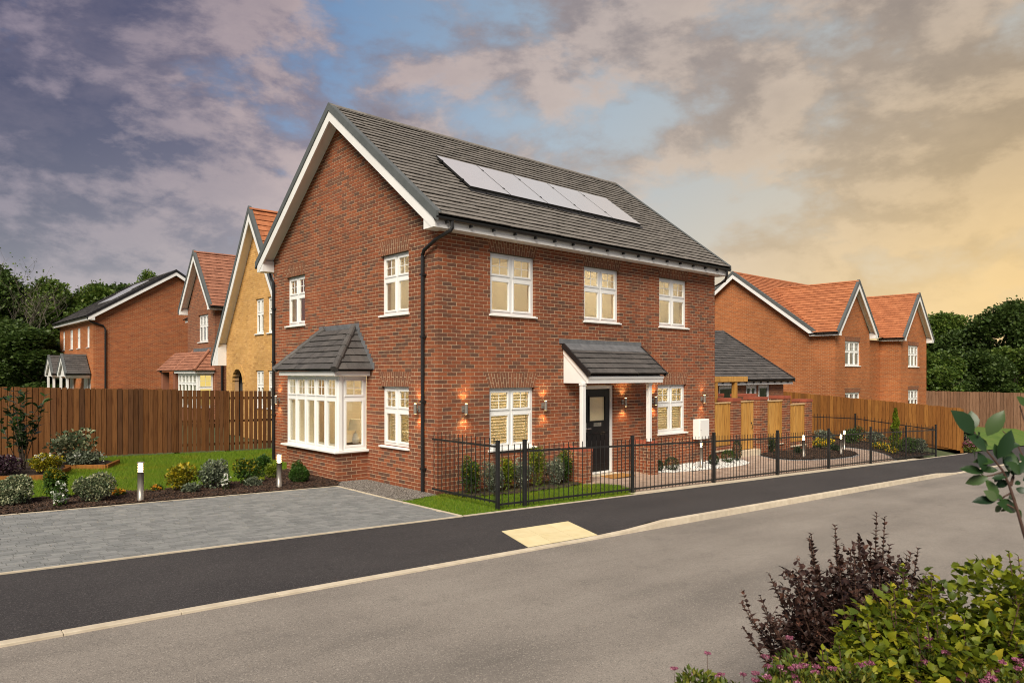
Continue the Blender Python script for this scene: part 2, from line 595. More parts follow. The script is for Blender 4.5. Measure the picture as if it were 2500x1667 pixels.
M['timber_honey'] = TIMBER('timber_honey', [(0, (.19, .072, .016)), (.3, (.28, .110, .023)), (.55, (.215, .082, .018)), (.8, (.33, .140, .031)), (1, (.155, .062, .016))])
M['timber_far'] = TIMBER('timber_far', [(0, (.185, .098, .058)), (.4, (.235, .128, .078)), (.8, (.275, .155, .096)), (1, (.155, .085, .052))])
M['timber_new'] = TIMBER('timber_new', [(0, (.46, .23, .050)), (.5, (.52, .27, .064)), (1, (.56, .31, .085))])
M['timber_cap'] = TIMBER('timber_cap', [(0, (.62, .42, .20)), (1, (.68, .48, .25))])
M['coir'] = pmat('coir', [(.32, .15, .035), (.40, .20, .05)], .95, 60, bump=1.5, bscale=250)
M['solar'] = pmat('solar', [(.90, .89, .89), (.94, .93, .93)], .22, 2, metal=.68)  # pale, partly diffuse colour stands in for bright sky reflected in the glass
M['bark'] = pmat('bark', [(.06, .045, .032), (.11, .085, .06)], .9, 9, bump=1)
M['twig_pale'] = pmat('twig_pale', [(.10, .085, .065), (.15, .125, .10)], .9, 9)
M['twig_red'] = pmat('twig_red', [(.055, .028, .020), (.10, .050, .032)], .8, 12)


def leafm(n, stops, transl=.3, rough=.5, spec=.4): return pmat(n, [(.72, .78, .7)], rough, 2.2, 3, rnd=stops, transl=transl, spec=spec)


M['leaf_tree'] = leafm('leaf_tree', [(0, (.065, .115, .020)), (.5, (.105, .17, .028)), (.85, (.16, .225, .040)), (1, (.20, .235, .05))], .32)
M['leaf_tree_deep'] = leafm('leaf_tree_deep', [(0, (.045, .080, .020)), (.5, (.072, .118, .026)), (1, (.115, .165, .040))], .32)
M['leaf_green'] = leafm('leaf_green', [(0, (.035, .085, .012)), (.5, (.06, .125, .018)), (1, (.105, .17, .03))])
M['leaf_box'] = leafm('leaf_box', [(0, (.022, .070, .008)), (.5, (.04, .105, .012)), (1, (.085, .16, .018))], .2)
M['leaf_dark'] = leafm('leaf_dark', [(0, (.016, .042, .012)), (.5, (.028, .064, .018)), (1, (.052, .095, .028))], .2)
M['leaf_varieg'] = leafm('leaf_varieg', [(0, (.06, .10, .045)), (.3, (.11, .15, .075)), (.55, (.20, .23, .13)), (.75, (.42, .42, .25)), (1, (.56, .55, .36))], .2)
M['leaf_silver'] = leafm('leaf_silver', [(0, (.09, .115, .075)), (.5, (.16, .19, .13)), (.85, (.30, .33, .23)), (1, (.45, .46, .34))], .2)
M['leaf_gold'] = leafm('leaf_gold', [(0, (.11, .13, .012)), (.4, (.22, .22, .016)), (.7, (.42, .33, .016)), (1, (.56, .40, .018))], .3)
M['leaf_lime'] = leafm('leaf_lime', [(0, (.070, .11, .010)), (.35, (.145, .185, .013)), (.7, (.255, .285, .016)), (.9, (.38, .37, .022)), (1, (.48, .39, .03))], .4, .5)
M['leaf_purple'] = leafm('leaf_purple', [(0, (.028, .014, .012)), (.5, (.050, .024, .019)), (.85, (.080, .037, .028)), (1, (.115, .052, .034))], .18, .45, .4)
M['leaf_plum'] = leafm('leaf_plum', [(0, (.03, .014, .025)), (1, (.075, .032, .055))], .2)
M['leaf_spirea'] = leafm('leaf_spirea', [(0, (.06, .09, .016)), (.5, (.11, .15, .022)), (.85, (.21, .21, .026)), (1, (.30, .24, .03))])
M['leaf_glossy'] = leafm('leaf_glossy', [(0, (.012, .034, .014)), (.5, (.022, .056, .017)), (.8, (.045, .092, .018)), (1, (.10, .14, .060))], .16, .36, .4)
M['leaf_conifer'] = leafm('leaf_conifer', [(0, (.10, .16, .012)), (.5, (.17, .23, .016)), (1, (.26, .29, .02))], .2)
M['seed_head'] = leafm('seed_head', [(0, (.12, .045, .030)), (.5, (.19, .07, .045)), (1, (.30, .14, .10))], .1, .7)
M['flower_white'] = leafm('flower_white', [(0, (.70, .70, .64)), (1, (.85, .84, .78))], .2)
M['flower_yellow'] = leafm('flower_yellow', [(0, (.70, .44, .02)), (1, (.82, .58, .04))], .2)
M['flower_orange'] = leafm('flower_orange', [(0, (.74, .26, .02)), (1, (.82, .44, .03))], .2)
M['flower_pink'] = leafm('flower_pink', [(0, (.20, .045, .09)), (.4, (.31, .08, .155)), (.8, (.44, .15, .25)), (1, (.54, .25, .35))], .2)

# ================================================================== building kit
UP = Vector((0, 0, 1))


def frame(O, U, Nn):
    """wall frame: (u along, w out of the wall, v up) -> world"""
    O, U, Nn = Vector(O), Vector(U), Vector(Nn)
    return lambda u, w, v: O + U * u + Nn * w + UP * v


UNIT = MB()
UNIT.box(0, 1, 0, 1, 0, 1)
UNIT_BOX = None
BRICK_POOL = []          # bricks of the near house that may become single objects


def unit_box(mat, key):
    me = bpy.data.meshes.get('unit_' + key)
    if me is None:
        me = UNIT.mesh('unit_' + key)
        me.materials.append(mat)
    return me


def put_box(name, key, mat, parent, M_, u0, u1, w0, w1, v0, v1):
    """a single box object sharing its mesh with all others of that key; M_ maps an axis-aligned box rigidly"""
    o = link(name, unit_box(mat, key), None, parent)
    a = M_(u0, w0, v0)
    X, Y, Z = M_(u1, w0, v0) - a, M_(u0, w1, v0) - a, M_(u0, w0, v1) - a
    o.matrix_basis = Matrix(((X.x, Y.x, Z.x, a.x), (X.y, Y.y, Z.y, a.y), (X.z, Y.z, Z.z, a.z), (0, 0, 0, 1)))
    return o


def brick_rows(L, z0, z1, holes, profile=None, parity=0, corner=True, end_corner=False, course=.075, seed=1):
    """(u0,u1,v0,v1,proud) for every brick of a stretcher-bond wall"""
    rg = random.Random(seed)
    out = []
    n = int(math.ceil((z1 - z0) / course))
    for c in range(n):
        r0, r1 = z0 + c * course, min(z1, z0 + c * course + course - .012)
        odd = (c + parity) % 2
        cuts = sorted({r0, r1} | {min(max(q, r0), r1) for h in holes for q in h[2:4]})
        for va, vb in zip(cuts[:-1], cuts[1:]):
            if vb - va < .008: continue
            vm = (va + vb) / 2
            lo, hi = 0., L
            if profile:
                lo, hi = profile(va)
                lo, hi = max(0, lo), min(L, hi)
                if hi - lo < .03: continue
            if corner and odd: lo = max(lo, .1125)
            if end_corner and odd: hi = min(hi, L - .1125)
            iv = [(lo, hi)]
            for h in holes:
                if h[2] < vm < h[3]:
                    a, b = (h[0](vm), h[1](vm)) if callable(h[0]) else (h[0], h[1])
                    iv = [q for i0, i1 in iv for q in ((i0, min(i1, a)), (max(i0, b), i1)) if q[1] - q[0] > .012]
            s = .1125 if odd else 0.
            for i0, i1 in iv:
                k = math.floor((i0 - s) / .225)
                row = []
                while True:
                    a, b = s + k * .225, s + k * .225 + .213
                    k += 1
                    if a >= i1: break
                    a, b = max(a, i0), min(b, i1)
                    if b <= a: continue
                    if b - a < .045:                 # no slivers: run the neighbour through
                        if row: row[-1][1] = b
                        else: row.append([a, None])
                        continue
                    if row and row[-1][1] is None: row[-1][1] = b
                    else: row.append([a, b])
                if row and row[-1][1] is None: row[-1][1] = i1
                for a, b in row: out.append((a + rg.uniform(0, .0012), b - rg.uniform(0, .0012), va + rg.uniform(0, .001), vb, rg.uniform(-.0012, .0018)))
    return out


def brick_wall(house, M_, L, z0, z1, holes, mat, mortar, name='wall', lintels=(), profile=None, parity=0, corner=True, end_corner=False, pool=False, thick=.26, s0=.0055, s1=None, top=None, seed=1, brick_depth=.1):
    """mortar core with real openings + every brick proud of it. holes: (u0,u1,v0,v1)"""
    mb = MB()
    s1 = L - .0055 if s1 is None else s1
    us = sorted({s0, s1} | {q for h in holes for q in (h[0] - .004, h[1] + .004) if s0 < q < s1})
    zt = z1 if top is None else top
    vs = sorted({z0, zt} | {q for h in holes for q in (h[2] - .004, h[3] + .004) if z0 < q < zt})
    for ua, ub in zip(us[:-1], us[1:]):
        for va, vb in zip(vs[:-1], vs[1:]):
            um, vm = (ua + ub) / 2, (va + vb) / 2
            if any(h[0] - .004 < um < h[1] + .004 and h[2] - .004 < vm < h[3] + .004 for h in holes): continue
            mb.box(ua, ub, -thick, -.0045, va, vb, M_)
    if profile and top is not None:
        cuts = sorted({round(top + i * .09, 4) for i in range(int((z1 - top) / .09) + 1)} | {z1} | {round(q, 4) for h in holes for q in (h[2] - .004, h[3] + .004) if top < q < z1})
        for va, vb in zip(cuts[:-1], cuts[1:]):
            iv = [(max(s0, profile(va)[0]), min(s1, profile(va)[1]))]
            for h in holes:
                if h[2] - .005 < (va + vb) / 2 < h[3] + .005:
                    iv = [q for i0, i1 in iv for q in ((i0, min(i1, h[0] - .004)), (max(i0, h[1] + .004), i1)) if q[1] - q[0] > .002]
            for i0, i1 in iv:
                if i1 - i0 > .01: mb.box(i0, i1, -thick, -.0045, va, vb, M_)
    w = part(name, mb, mortar, house)
    lh = [((lambda v, l=l: l[0] - .11 * (v - l[2]) / .3), (lambda v, l=l: l[1] + .11 * (v - l[2]) / .3), l[2], l[2] + l[3]) for l in lintels]
    rows = brick_rows(L, z0, z1, list(holes) + lh, profile, parity, corner, end_corner, seed=seed)
    if pool:
        for r in rows:
            c = M_((r[0] + r[1]) / 2, 0, (r[2] + r[3]) / 2)
            d = (M_(r[1], 0, r[2]) - M_(r[0], 0, r[2])).normalized()
            vis = abs((c - CAM).normalized().cross(d).length)
            BRICK_POOL.append((pxsize(c) ** 2 * (r[1] - r[0]) * (r[3] - r[2]) * vis if (r[1] - r[0]) > .2 and r[2] > 0 else 0, w, M_, r, mat, brick_depth))
    else:
        bb = MB()
        for a, b, va, vb, p in rows: bb.box(a, b, -brick_depth, p, va, vb, M_, skip=(2,))
        part('brickwork', bb, mat, w, 'stuff')
    for l in lintels: lintel(w, M_, *l)
    return w


def flush_bricks(n_single=300):
    """the largest bricks in view become objects, the rest one mass per wall"""
    BRICK_POOL.sort(key=lambda t: -t[0])
    rest = {}
    for i, (s, w, M_, r, mat, dep) in enumerate(BRICK_POOL):
        a, b, va, vb, p = r
        if i < n_single: put_box('brick', 'brick', mat, w, M_, a, b, -dep, p, va, vb)
        else: rest.setdefault(w.name, (w, mat, MB()))[2].box(a, b, -dep, p, va, vb, M_, skip=(2,))
    for w, mat, mb in rest.values(): part('brickwork', mb, mat, w, 'stuff')
    BRICK_POOL.clear()


def lintel(wall, M_, u0, u1, v0, h=.3, flare=.11, mat=None):
    """flat flared arch of upright bricks, two to a column, joints staggered"""
    mb = MB()
    n = max(3, int(round((u1 - u0) / .068)))
    rg = random.Random(int(u0 * 100 + v0 * 7))
    for k in range(n):
        def ue(i, v):
            t = (v - v0) / .3
            a, b = u0 - flare * t, u1 + flare * t
            return a + (b - a) * i / n
        j = .008
        sp = v0 + h * (.36 if k % 2 else .66)
        for va, vb in ((v0 + .002, sp - j), (sp + j, v0 + h - .004)):
            p = rg.uniform(0, .003)
            q = [(ue(k, va) + j, -.1, va), (ue(k + 1, va) - j, -.1, va), (ue(k + 1, va) - j, p, va), (ue(k, va) + j, p, va),
                 (ue(k, vb) + j, -.1, vb), (ue(k + 1, vb) - j, -.1, vb), (ue(k + 1, vb) - j, p, vb), (ue(k, vb) + j, p, vb)]
            mb.hexa([M_(*t) for t in q])
    part('lintel', mb, mat or M['brick_lintel'], wall, 'stuff')


def window(house, M_, u0, u1, v0, v1, cols=2, split=.40, rec=.075, bars=(1, 1), glass=None, sill=.05, blind=None, fw=.055, name='window', sillw=.035, lower_bars=None, far=False):
    """white casement: frame with sashes, panes, glazing bars, sill"""
    mb = MB()
    wf, wb = -rec, -rec - .065
    mu = .055 if cols > 3 else .068
    iu0, iu1, iv0, iv1 = u0 + fw, u1 - fw, v0 + fw, v1 - fw
    mb.box(u0, iu0, wb, wf, v0, v1, M_)
    mb.box(iu1, u1, wb, wf, v0, v1, M_)
    mb.box(iu0, iu1, wb, wf, v0, iv0, M_)
    mb.box(iu0, iu1, wb, wf, iv1, v1, M_)
    cw = (iu1 - iu0 - mu * (cols - 1)) / cols
    vt = v1 - (v1 - v0) * split
    lights = []
    for c in range(cols):
        a = iu0 + c * (cw + mu)
        b = a + cw
        if c < cols - 1: mb.box(b, b + mu, wb, wf - .004, iv0, iv1, M_)
        if split > 0:
            mb.box(a, b, wb, wf - .002, vt - .034, vt + .034, M_)
            lights += [(a, b, vt + .034, iv1, True), (a, b, iv0, vt - .034, False)]
        else: lights.append((a, b, iv0, iv1, False))
    sw = (.034 if cols > 3 else .043) if not far else .03
    for a, b, va, vb, up in lights:           # sashes, a little proud
        x0, x1, s0, s1 = wf - .04, wf + .012, va, vb
        mb.box(a, a + sw, x0, x1, s0, s1, M_)
        mb.box(b - sw, b, x0, x1, s0, s1, M_)
        mb.box(a + sw, b - sw, x0, x1, s0, s0 + sw, M_)
        mb.box(a + sw, b - sw, x0, x1, s1 - sw, s1, M_)
    w = part(name, mb, M['upvc'], house, bevel=.004 if not far else 0)
    gm = glass or M['glass']
    for a, b, va, vb, up in lights:
        g = MB()
        g.box(a + sw - .004, b - sw + .004, wf - .026, wf - .02, va + sw - .004, vb - sw + .004, M_)
        part('pane', g, gm, w)
        bb = bars if up else lower_bars
        if bb:
            m2 = MB()
            nx, ny = bb
            p0, p1, q0, q1 = a + sw, b - sw, va + sw, vb - sw
            for i in range(nx):
                x = p0 + (p1 - p0) * (i + 1) / (nx + 1)
                m2.box(x - .006, x + .006, wf - .019, wf - .010, q0, q1, M_)
            for j in range(ny):
                y = q0 + (q1 - q0) * (j + 1) / (ny + 1)
                m2.box(p0, p1, wf - .018, wf - .012, y - .006, y + .006, M_)
            part('glazing_bar', m2, M['upvc'], w)
    if sill:
        s = MB()
        s.box(u0 - sillw, u1 + sillw, wf - .02, sill, v0 - .045, v0 - .012, M_)
        s.box(u0 + .002, u1 - .002, wf - .02, sill - .02, v0 - .012, v0 - .001, M_)
        part('sill', s, M['upvc'], w, bevel=.004)
    if blind == 'roller':
        r = MB()
        r.box(u0 + .02, u1 - .02, wb - .07, wb - .06, v0 + .02, v1 - .02, M_)
        part('roller_blind', r, M['roller'], w)
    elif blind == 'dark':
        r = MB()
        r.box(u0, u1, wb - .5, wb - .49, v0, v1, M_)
        part('room', r, M['dark_room'], w)  # dark sheet behind the pane, painted as the shade of a room
    return w


def venetian(house, M_, u0, u1, v0, v1, w, tilt=35, pitch=.062, key='slat'):
    """open slatted blind: each slat an object"""
    mb = MB()
    mb.box(u0, u1, w - .03, w + .02, v1 - .05, v1, M_)
    for u in (u0 + .06, (u0 + u1) / 2, u1 - .06): mb.box(u - .012, u + .012, w + .026, w + .029, v0 + .02, v1 - .05, M_)
    b = part('window_blind', mb, M['blind'], house)
    n = int((v1 - v0 - .08) / pitch)
    me = bpy.data.meshes.get('slat_' + key)
    if me is None:
        s = MB()
        t = R(tilt)
        c, q = math.cos(t) * .027, math.sin(t) * .027
        M0 = lambda u, w_, v: M_(u, w_, v) - M_(0, 0, 0)
        p = [(u0 + .004, -c, -q - .0015), (u1 - .004, -c, -q - .0015), (u1 - .004, c, q - .0015), (u0 + .004, c, q - .0015)]
        s.hexa([M0(*a) for a in p] + [M0(a[0], a[1], a[2] + .003) for a in p])
        me = s.mesh('slat_' + key)
        me.materials.append(M['blind'])
    for i in range(n):
        o = link('slat', me, None, b)
        o.location = M_(0, w, v0 + .03 + i * pitch)
    return b


def tile_slope(roof, P, s_len, gauge, tw, mat, ufun, single=0, key='tile', seed=3, thick=.014, lift=.038):
    """P(u,s,w); courses of tiles lapping each other, trimmed to ufun(s)"""
    rg = random.Random(seed)
    mb = MB()
    pool = []
    nrow = int(math.ceil(s_len / gauge))
    g = s_len / nrow
    for r in range(nrow):
        sa, sb = r * g, min(s_len, (r + 1) * g + .05)
        a0, a1 = ufun(sa)
        b0, b1 = ufun(sb)
        k = math.floor(min(a0, b0) / tw) - 1
        off = tw / 2 if r % 2 else 0
        while k * tw + off < max(a1, b1):
            u0, u1 = k * tw + off + .0015, (k + 1) * tw + off - .0015
            k += 1
            A0, A1, B0, B1 = max(u0, a0), min(u1, a1), max(u0, b0), min(u1, b1)
            if A1 - A0 < .01 and B1 - B0 < .01: continue
            if A1 < A0: A0 = A1 = (A0 + A1) / 2
            if B1 < B0: B0 = B1 = (B0 + B1) / 2
            wj = rg.uniform(-.004, .004)
            wa, wb_ = lift + wj, .004 + wj
            full = abs(A0 - u0) < 1e-6 and abs(A1 - u1) < 1e-6 and abs(B0 - u0) < 1e-6 and abs(B1 - u1) < 1e-6
            q = [(A0, sa, wa), (A1, sa, wa), (B1, sb, wb_), (B0, sb, wb_), (A0, sa, wa + thick), (A1, sa, wa + thick), (B1, sb, wb_ + thick), (B0, sb, wb_ + thick)]
            pool.append((pxsize(P((A0 + A1) / 2, sa, 0)) if full and single else 0, q))
    pool.sort(key=lambda t: -t[0])
    for i, (sz, q) in enumerate(pool):
        if i < single and sz > 0:
            o = link('tile', unit_box(mat, key), None, roof)
            a = Vector(P(*q[0]))
            X, Y, Z = Vector(P(*q[1])) - a, Vector(P(*q[3])) - a, Vector(P(*q[4])) - a
            Z = X.cross(Y).normalized() * (thick if X.cross(Y).dot(Z) > 0 else -thick)
            o.matrix_basis = Matrix(((X.x, Y.x, Z.x, a.x), (X.y, Y.y, Z.y, a.y), (X.z, Y.z, Z.z, a.z), (0, 0, 0, 1)))
        else: mb.hexa([P(*p) for p in q], skip=(0,))
    if mb.v: part('roof_tiles', mb, mat, roof, 'stuff')


def gable_roof(house, T, a0, a1, wa0, wa1, b0, ze, br, zr, b1, wb0, wb1, zs, tile, gauge=.185, tw=.27, single=0, verge=(True, True), eaves=(True, True), key='tile', brackets=.57, ridge_mat=None, ze1=None, slopes=(True, True), box_end=True, black_verge=False, a1z=None, deck1=None, eave1=None):
    """pitched roof with its ridge along a. T(a,b,z)->world"""
    ze1 = ze if ze1 is None else ze1
    m0, m1 = (zr - ze) / (br - b0), (zr - ze1) / (b1 - br)
    mb = MB()
    th = .11
    poly = [(b0 + .06, ze + .06 * m0 - .012), (br, zr - .012), (b1 - .06, ze1 + .06 * m1 - .012), (b1 - .06, ze1 + .06 * m1 - .05), (br, zr - th - .05), (b0 + .06, ze + .06 * m0 - .05)]
    mb.prism(poly, lambda a, b, z: T(a, b, z), a0 + .03, (deck1 or a1) - .03)
    roof = part('roof', mb, M['deck'], house)
    for side, (be, z_, m) in enumerate(((b0, ze, m0), (b1, ze1, m1))):
        if not slopes[side]: continue
        L = math.hypot(br - be, zr - z_)
        sx, sz = (br - be) / L, (zr - z_) / L
        sgn = 1 if side == 0 else -1
        P = lambda u, s, w, be=be, z_=z_, sx=sx, sz=sz, sgn=sgn: T(u, be + s * sx - sgn * w * sz, z_ + s * sz + sgn * w * sx)
        tile_slope(roof, P, L - .02, gauge, tw, tile, (lambda s, z_=z_, sz=sz: (a0 + .03, a1 - .03 if a1z is None else min(a1, a1z(z_ + s * sz)))), single if side == 0 else 0, key, seed=5 + side)
    # ridge tiles
    n = max(2, int((a1 - a0) / .45))
    da = (a1 - a0) / n
    rm = MB()
    each = bool(single)
    prof = [(math.cos(t) * .115, math.sin(t) * .085) for t in [math.pi * i / 8 for i in range(9)]]
    prof = prof + [(-.085, 0), (.085, 0)]
    for i in range(n):
        h = .003 if i % 2 else 0
        rm.prism([(br + p, zr - .028 + q + h) for p, q in prof], lambda a, b, z: T(a, b, z), a0 + i * da + .003, a0 + (i + 1) * da - .003)
        if each:
            part('ridge_tile', rm, ridge_mat or tile, roof)
            rm = MB()
    if not each: part('ridge_tiles', rm, ridge_mat or tile, roof, 'stuff')
    # verges, bargeboards and sloping soffits
    for e in (0, 1):
        if not verge[e]: continue
        ae, aw, sg = (a0, wa0, 1) if e == 0 else (a1, wa1, -1)
        vg, bg, sf = MB(), MB(), MB()
        for be, z_, m, side, wb in ((b0, ze, m0, 1, wb0), (b1, ze1, m1, -1, wb1)):
            def strip(o0, o1, bs, bend, c0, c1, mbx, clip=None):
                k = math.sqrt(1 + m * m)
                zz = lambda b: z_ + m * (b - be) * side
                q = [(bs, zz(bs) + o0 * k), (bend, zz(bend) + o0 * k), (bend, zz(bend) + o1 * k), (bs, zz(bs) + o1 * k)]
                if clip is not None:
                    o_ = []
                    for i_ in range(4):
                        pa, pb = q[i_], q[(i_ + 1) % 4]
                        if pa[1] >= clip: o_.append(pa)
                        if (pa[1] >= clip) != (pb[1] >= clip):
                            f_ = (clip - pa[1]) / (pb[1] - pa[1])
                            o_.append((pa[0] + (pb[0] - pa[0]) * f_, clip))
                    q = o_
                lo, hi = min(c0, c1), max(c0, c1)
                mbx.prism(q, lambda a, b, z: T(a, b, z), lo, hi)
            strip(-.075, .050, be, br, ae - sg * .03, ae + sg * .028, vg)
            strip(.051, .062, be + side * .001, br, ae - sg * .027, ae + sg * .10, vg)
            strip(-.265, -.078, be + side * .10, br - side * .001, ae - sg * .004, ae + sg * .03, bg, zs - .017)
            strip(-.15, -.135, be + side * .15, br - side * .001, ae + sg * .031, aw - sg * .004, sf)
            if box_end:
                zt = lambda b: z_ + m * (b - be) * side - .20 * math.sqrt(1 + m * m)
                k1 = wb + side * .02
                q = [(be + side * .094, zs - .018), (k1, zs - .018), (k1, max(zs + .02, zt(k1))), (be + side * .094, max(zs + .01, zt(be + side * .1)) + .08)]
                bg.prism(q, lambda a, b, z: T(a, b, z), min(ae + sg * .006, aw - sg * .005), max(ae + sg * .006, aw - sg * .005))
        part('verge', vg, M['black_pipe'] if black_verge else M['verge_grey'], roof)
        part('bargeboard', bg, M['white_board'], roof)
        part('soffit', sf, M['white_board'], roof)
    a1 = eave1 or a1
    # eaves: fascia, soffit, gutter, brackets
    for side, (be, z_, m, wb) in enumerate(((b0, ze, m0, wb0), (b1, ze1, m1, wb1))):
        if not eaves[side]: continue
        s = 1 if side == 0 else -1
        f = MB()
        lo, hi = sorted((be + s * .10, be + s * .125))
        f.box(a0 + .04, a1 - .04, lo, hi, zs - .012, z_ + .03, T)
        lo, hi = sorted((be + s * .126, wb - s * .002))
        f.box(a0 + .04, a1 - .04, lo, hi, zs, zs + .012, T)
        part('fascia', f, M['white_board'], roof)
        gm = MB()
        prof = [(be + s * .045 + math.cos(t) * .056, z_ - .012 + math.sin(t) * .062) for t in [math.pi + math.pi * i / 8 for i in range(9)]]
        prof += [(be + s * .045 + .05, z_ - .012), (be + s * .045 + .046, z_ - .03), (be + s * .045 - .046, z_ - .03), (be + s * .045 - .05, z_ - .012)]
        gm.prism(prof, lambda a, b, z: T(a, b, z), a0 - .02, a1 + .02)
        part('gutter', gm, M['black_pipe'], roof)
        if brackets:
            k = MB()
            n = int((a1 - a0) / brackets)
            for i in range(n):
                a = a0 + .25 + i * brackets
                lo, hi = sorted((be + s * .02, be + s * .10))
                k.box(a, a + .028, lo, hi, z_ - .115, z_ - .068, T)
                part('gutter_bracket', k, M['black_pipe'], roof)
                k = MB()
    return roof


def downpipe(house, pts, r=.034, clips=(), name='downpipe'):
    mb = MB()
    mb.tube(pts, r, 10)
    for p in clips: mb.box(p[0] - .05, p[0] + .05, p[1] - .05, p[1] + .05, p[2] - .018, p[2] + .018)
    return part(name, mb, M['black_pipe'], house, smooth=False)

# ================================================================== the near house
HX, HY = 9.51, 7.38
house = thing('detached_house', 'red brick two-storey corner house with grey roof and five solar panels', 'house', (0, 0, 0))
FR = frame((0, 0, 0), (1, 0, 0), (0, -1, 0))          # front
GA = frame((0, 0, 0), (0, 1, 0), (-1, 0, 0))          # gable end
fw_up = [(1.30, 2.56, 3.50, 4.745), (4.10, 5.36, 3.50, 4.745), (6.94, 8.19, 3.50, 4.745)]
fw_lo = [(1.28, 2.54, .755, 1.995), (6.88, 8.13, .755, 1.995)]
DOOR = (4.14, 5.16, -.06, 2.01)
g_up = [(.985, 2.03, 3.51, 4.75), (5.56, 6.60, 3.51, 4.75)]
g_lo = [(.985, 2.01, .80, 2.02)]
lint = lambda l, h=.305: [(a, b, d + .002, h) for a, b, c, d in l]
flint = lint(fw_up, .30) + lint(fw_lo)
brick_wall(house, FR, HX, -.30, 5.06, fw_up + fw_lo + [DOOR], M['brick_red'], M['mortar'], 'front_wall', flint, parity=0, pool=True)
PM = .759
prof = lambda v: ((v + .19 - 5.18) / PM - .42, HY - ((v + .19 - 5.18) / PM - .42)) if v > 5.0 else (0, HY)
BAYH = (2.60, 5.02, -.3, 2.26)
brick_wall(house, GA, HY, -.30, 8.02, g_up + g_lo + [BAYH], M['brick_red'], M['mortar'], 'gable_wall', lint(g_up) + lint(g_lo), profile=prof, parity=1, pool=True, s0=.258, top=5.0)
mb = MB()
mb.box(.262, HX - .009, HY - .25, HY - .009, -.3, 5.05)
mb.box(HX - .25, HX - .009, .262, HY - .262, -.3, 5.05)
mb.prism([(.3, 5.05), (HY - .3, 5.05), (HY / 2, 7.75)], lambda a, b, z: (a, b, z), HX - .25, HX - .009)
part('rear_wall', mb, M['brick_red'], house)

for w in fw_up: window(house, FR, *w)
wl_ = [window(house, FR, *w) for w in fw_lo]
for w in g_up + g_lo: window(house, GA, *w)
for i, w in enumerate(fw_lo): venetian(house, FR, w[0] + .05, w[1] - .05, w[2] + .05, w[3] - .04, -.20, key='front')if i == 0 else None
w = fw_lo[1]
venetian(house, FR, w[0] + .05, w[1] - .05, w[2] + .05, w[3] - .04, -.20, key='front_far')
w = g_lo[0]
venetian(house, GA, w[0] + .04, w[1] - .04, w[2] + .05, w[3] - .04, -.20, key='side')

# rooms behind the windows
BX_ = -.71
mb = MB()
I0 = .262
for z0, z1 in ((.02, 2.42), (2.72, 5.0)):
    pass
mb.box(.262, 9.24, .262, 7.1, -.05, .05)                  # ground floor
floor_ = part('room_floor', mb, M['cream_floor'], house)
mb = MB()
mb.box(.262, 9.24, .262, 7.1, 2.42, 2.70)                 # ceiling / first floor
mb.box(.262, 9.24, .262, 7.1, 4.98, 5.03)                 # top ceiling
mb.box(3.55, 3.63, .264, 7.1, .052, 2.418)                # partitions, ground floor
mb.box(5.60, 5.68, .264, 7.1, .052, 2.418)
mb.box(5.682, 9.24, 3.3, 3.38, .052, 2.418)
mb.box(3.4, 3.48, .264, 7.1, 2.702, 4.978)                # partitions, first floor
mb.box(6.0, 6.08, .264, 7.1, 2.702, 4.978)
mb.box(.264, 3.398, 3.6, 3.68, 2.702, 4.978)
mb.box(3.482, 5.998, 2.6, 2.68, 2.702, 4.978)
mb.box(6.082, 9.24, 3.2, 3.28, 2.702, 4.978)
mb.box(.268, 3.54, 6.95, 7.0, .052, 2.418)
mb.box(9.18, 9.235, .27, 7.0, .052, 2.418)
mb.box(9.18, 9.235, .27, 7.0, 2.702, 4.978)
mb.box(BX_ + .06, -.01, 4.955, 4.99, .62, 2.24)
part('room_wall', mb, M['cream_wall'], house)


def lamp(name, loc, e, col=(1, .80, .50), r=.12):
    l = bpy.data.lights.new(name, 'POINT')
    l.energy = e
    l.color = col
    l.shadow_soft_size = r
    o = bpy.data.objects.new(name, l)
    COL.objects.link(o)
    o.location = loc
    return o


for p, e in (((1.9, 1.7, 2.15), 62), ((1.9, 4.6, 2.15), 62), ((4.6, 2.6, 2.15), 45), ((7.4, 1.8, 2.15), 62), ((1.8, 1.9, 4.7), 55), ((1.8, 5.3, 4.7), 45), ((4.7, 1.5, 4.7), 45), ((7.5, 1.8, 4.7), 50)):
    lamp('room_lamp', p, e * (.80 if p[2] < 3 else .52), (1, .87, .66))

# bay window ------------------------------------------------------------------
BX, B0, B1 = -.71, 2.58, 5.04
BF = frame((BX, B0, 0), (0, 1, 0), (-1, 0, 0))
BS = frame((BX, B0, 0), (1, 0, 0), (0, -1, 0))
brick_wall(house, BF, B1 - B0, -.30, .605, [], M['brick_red'], M['mortar'], 'bay_wall', parity=1, pool=True, s0=.2, thick=.2)
brick_wall(house, BS, .71, -.30, .605, [], M['brick_red'], M['mortar'], 'bay_wall', parity=0, pool=True, s1=.705, thick=.2)
mb = MB()
mb.box(BX + .01, -.005, B1 - .12, B1 - .01, -.3, .6)
mb.box(BX + .2, -.005, B0 + .2, B1 - .12, .52, .6)
part('bay_wall', mb, M['brick_red'], house)
BFW = frame((BX - .02, B0, 0), (0, 1, 0), (-1, 0, 0))
bayf = window(house, BFW, .03, 2.43, .665, 2.235, cols=5, split=.30, rec=.03, fw=.05, sill=0, name='bay_window')
BSW = frame((BX, B0 - .0, 0), (1, 0, 0), (0, -1, 0))
bays = window(house, BSW, .115, .70, .665, 2.235, cols=1, split=.30, rec=.02, fw=.06, sill=0, name='bay_window')
mb = MB()
mb.box(BX + .025, BX + .113, B0 - .012, B0 + .10, .665, 2.235)
mb.box(BX + .025, BX + .113, B1 - .09, B1 + .0, .665, 2.235)
part('corner_post', mb, M['upvc'], house, bevel=.006)
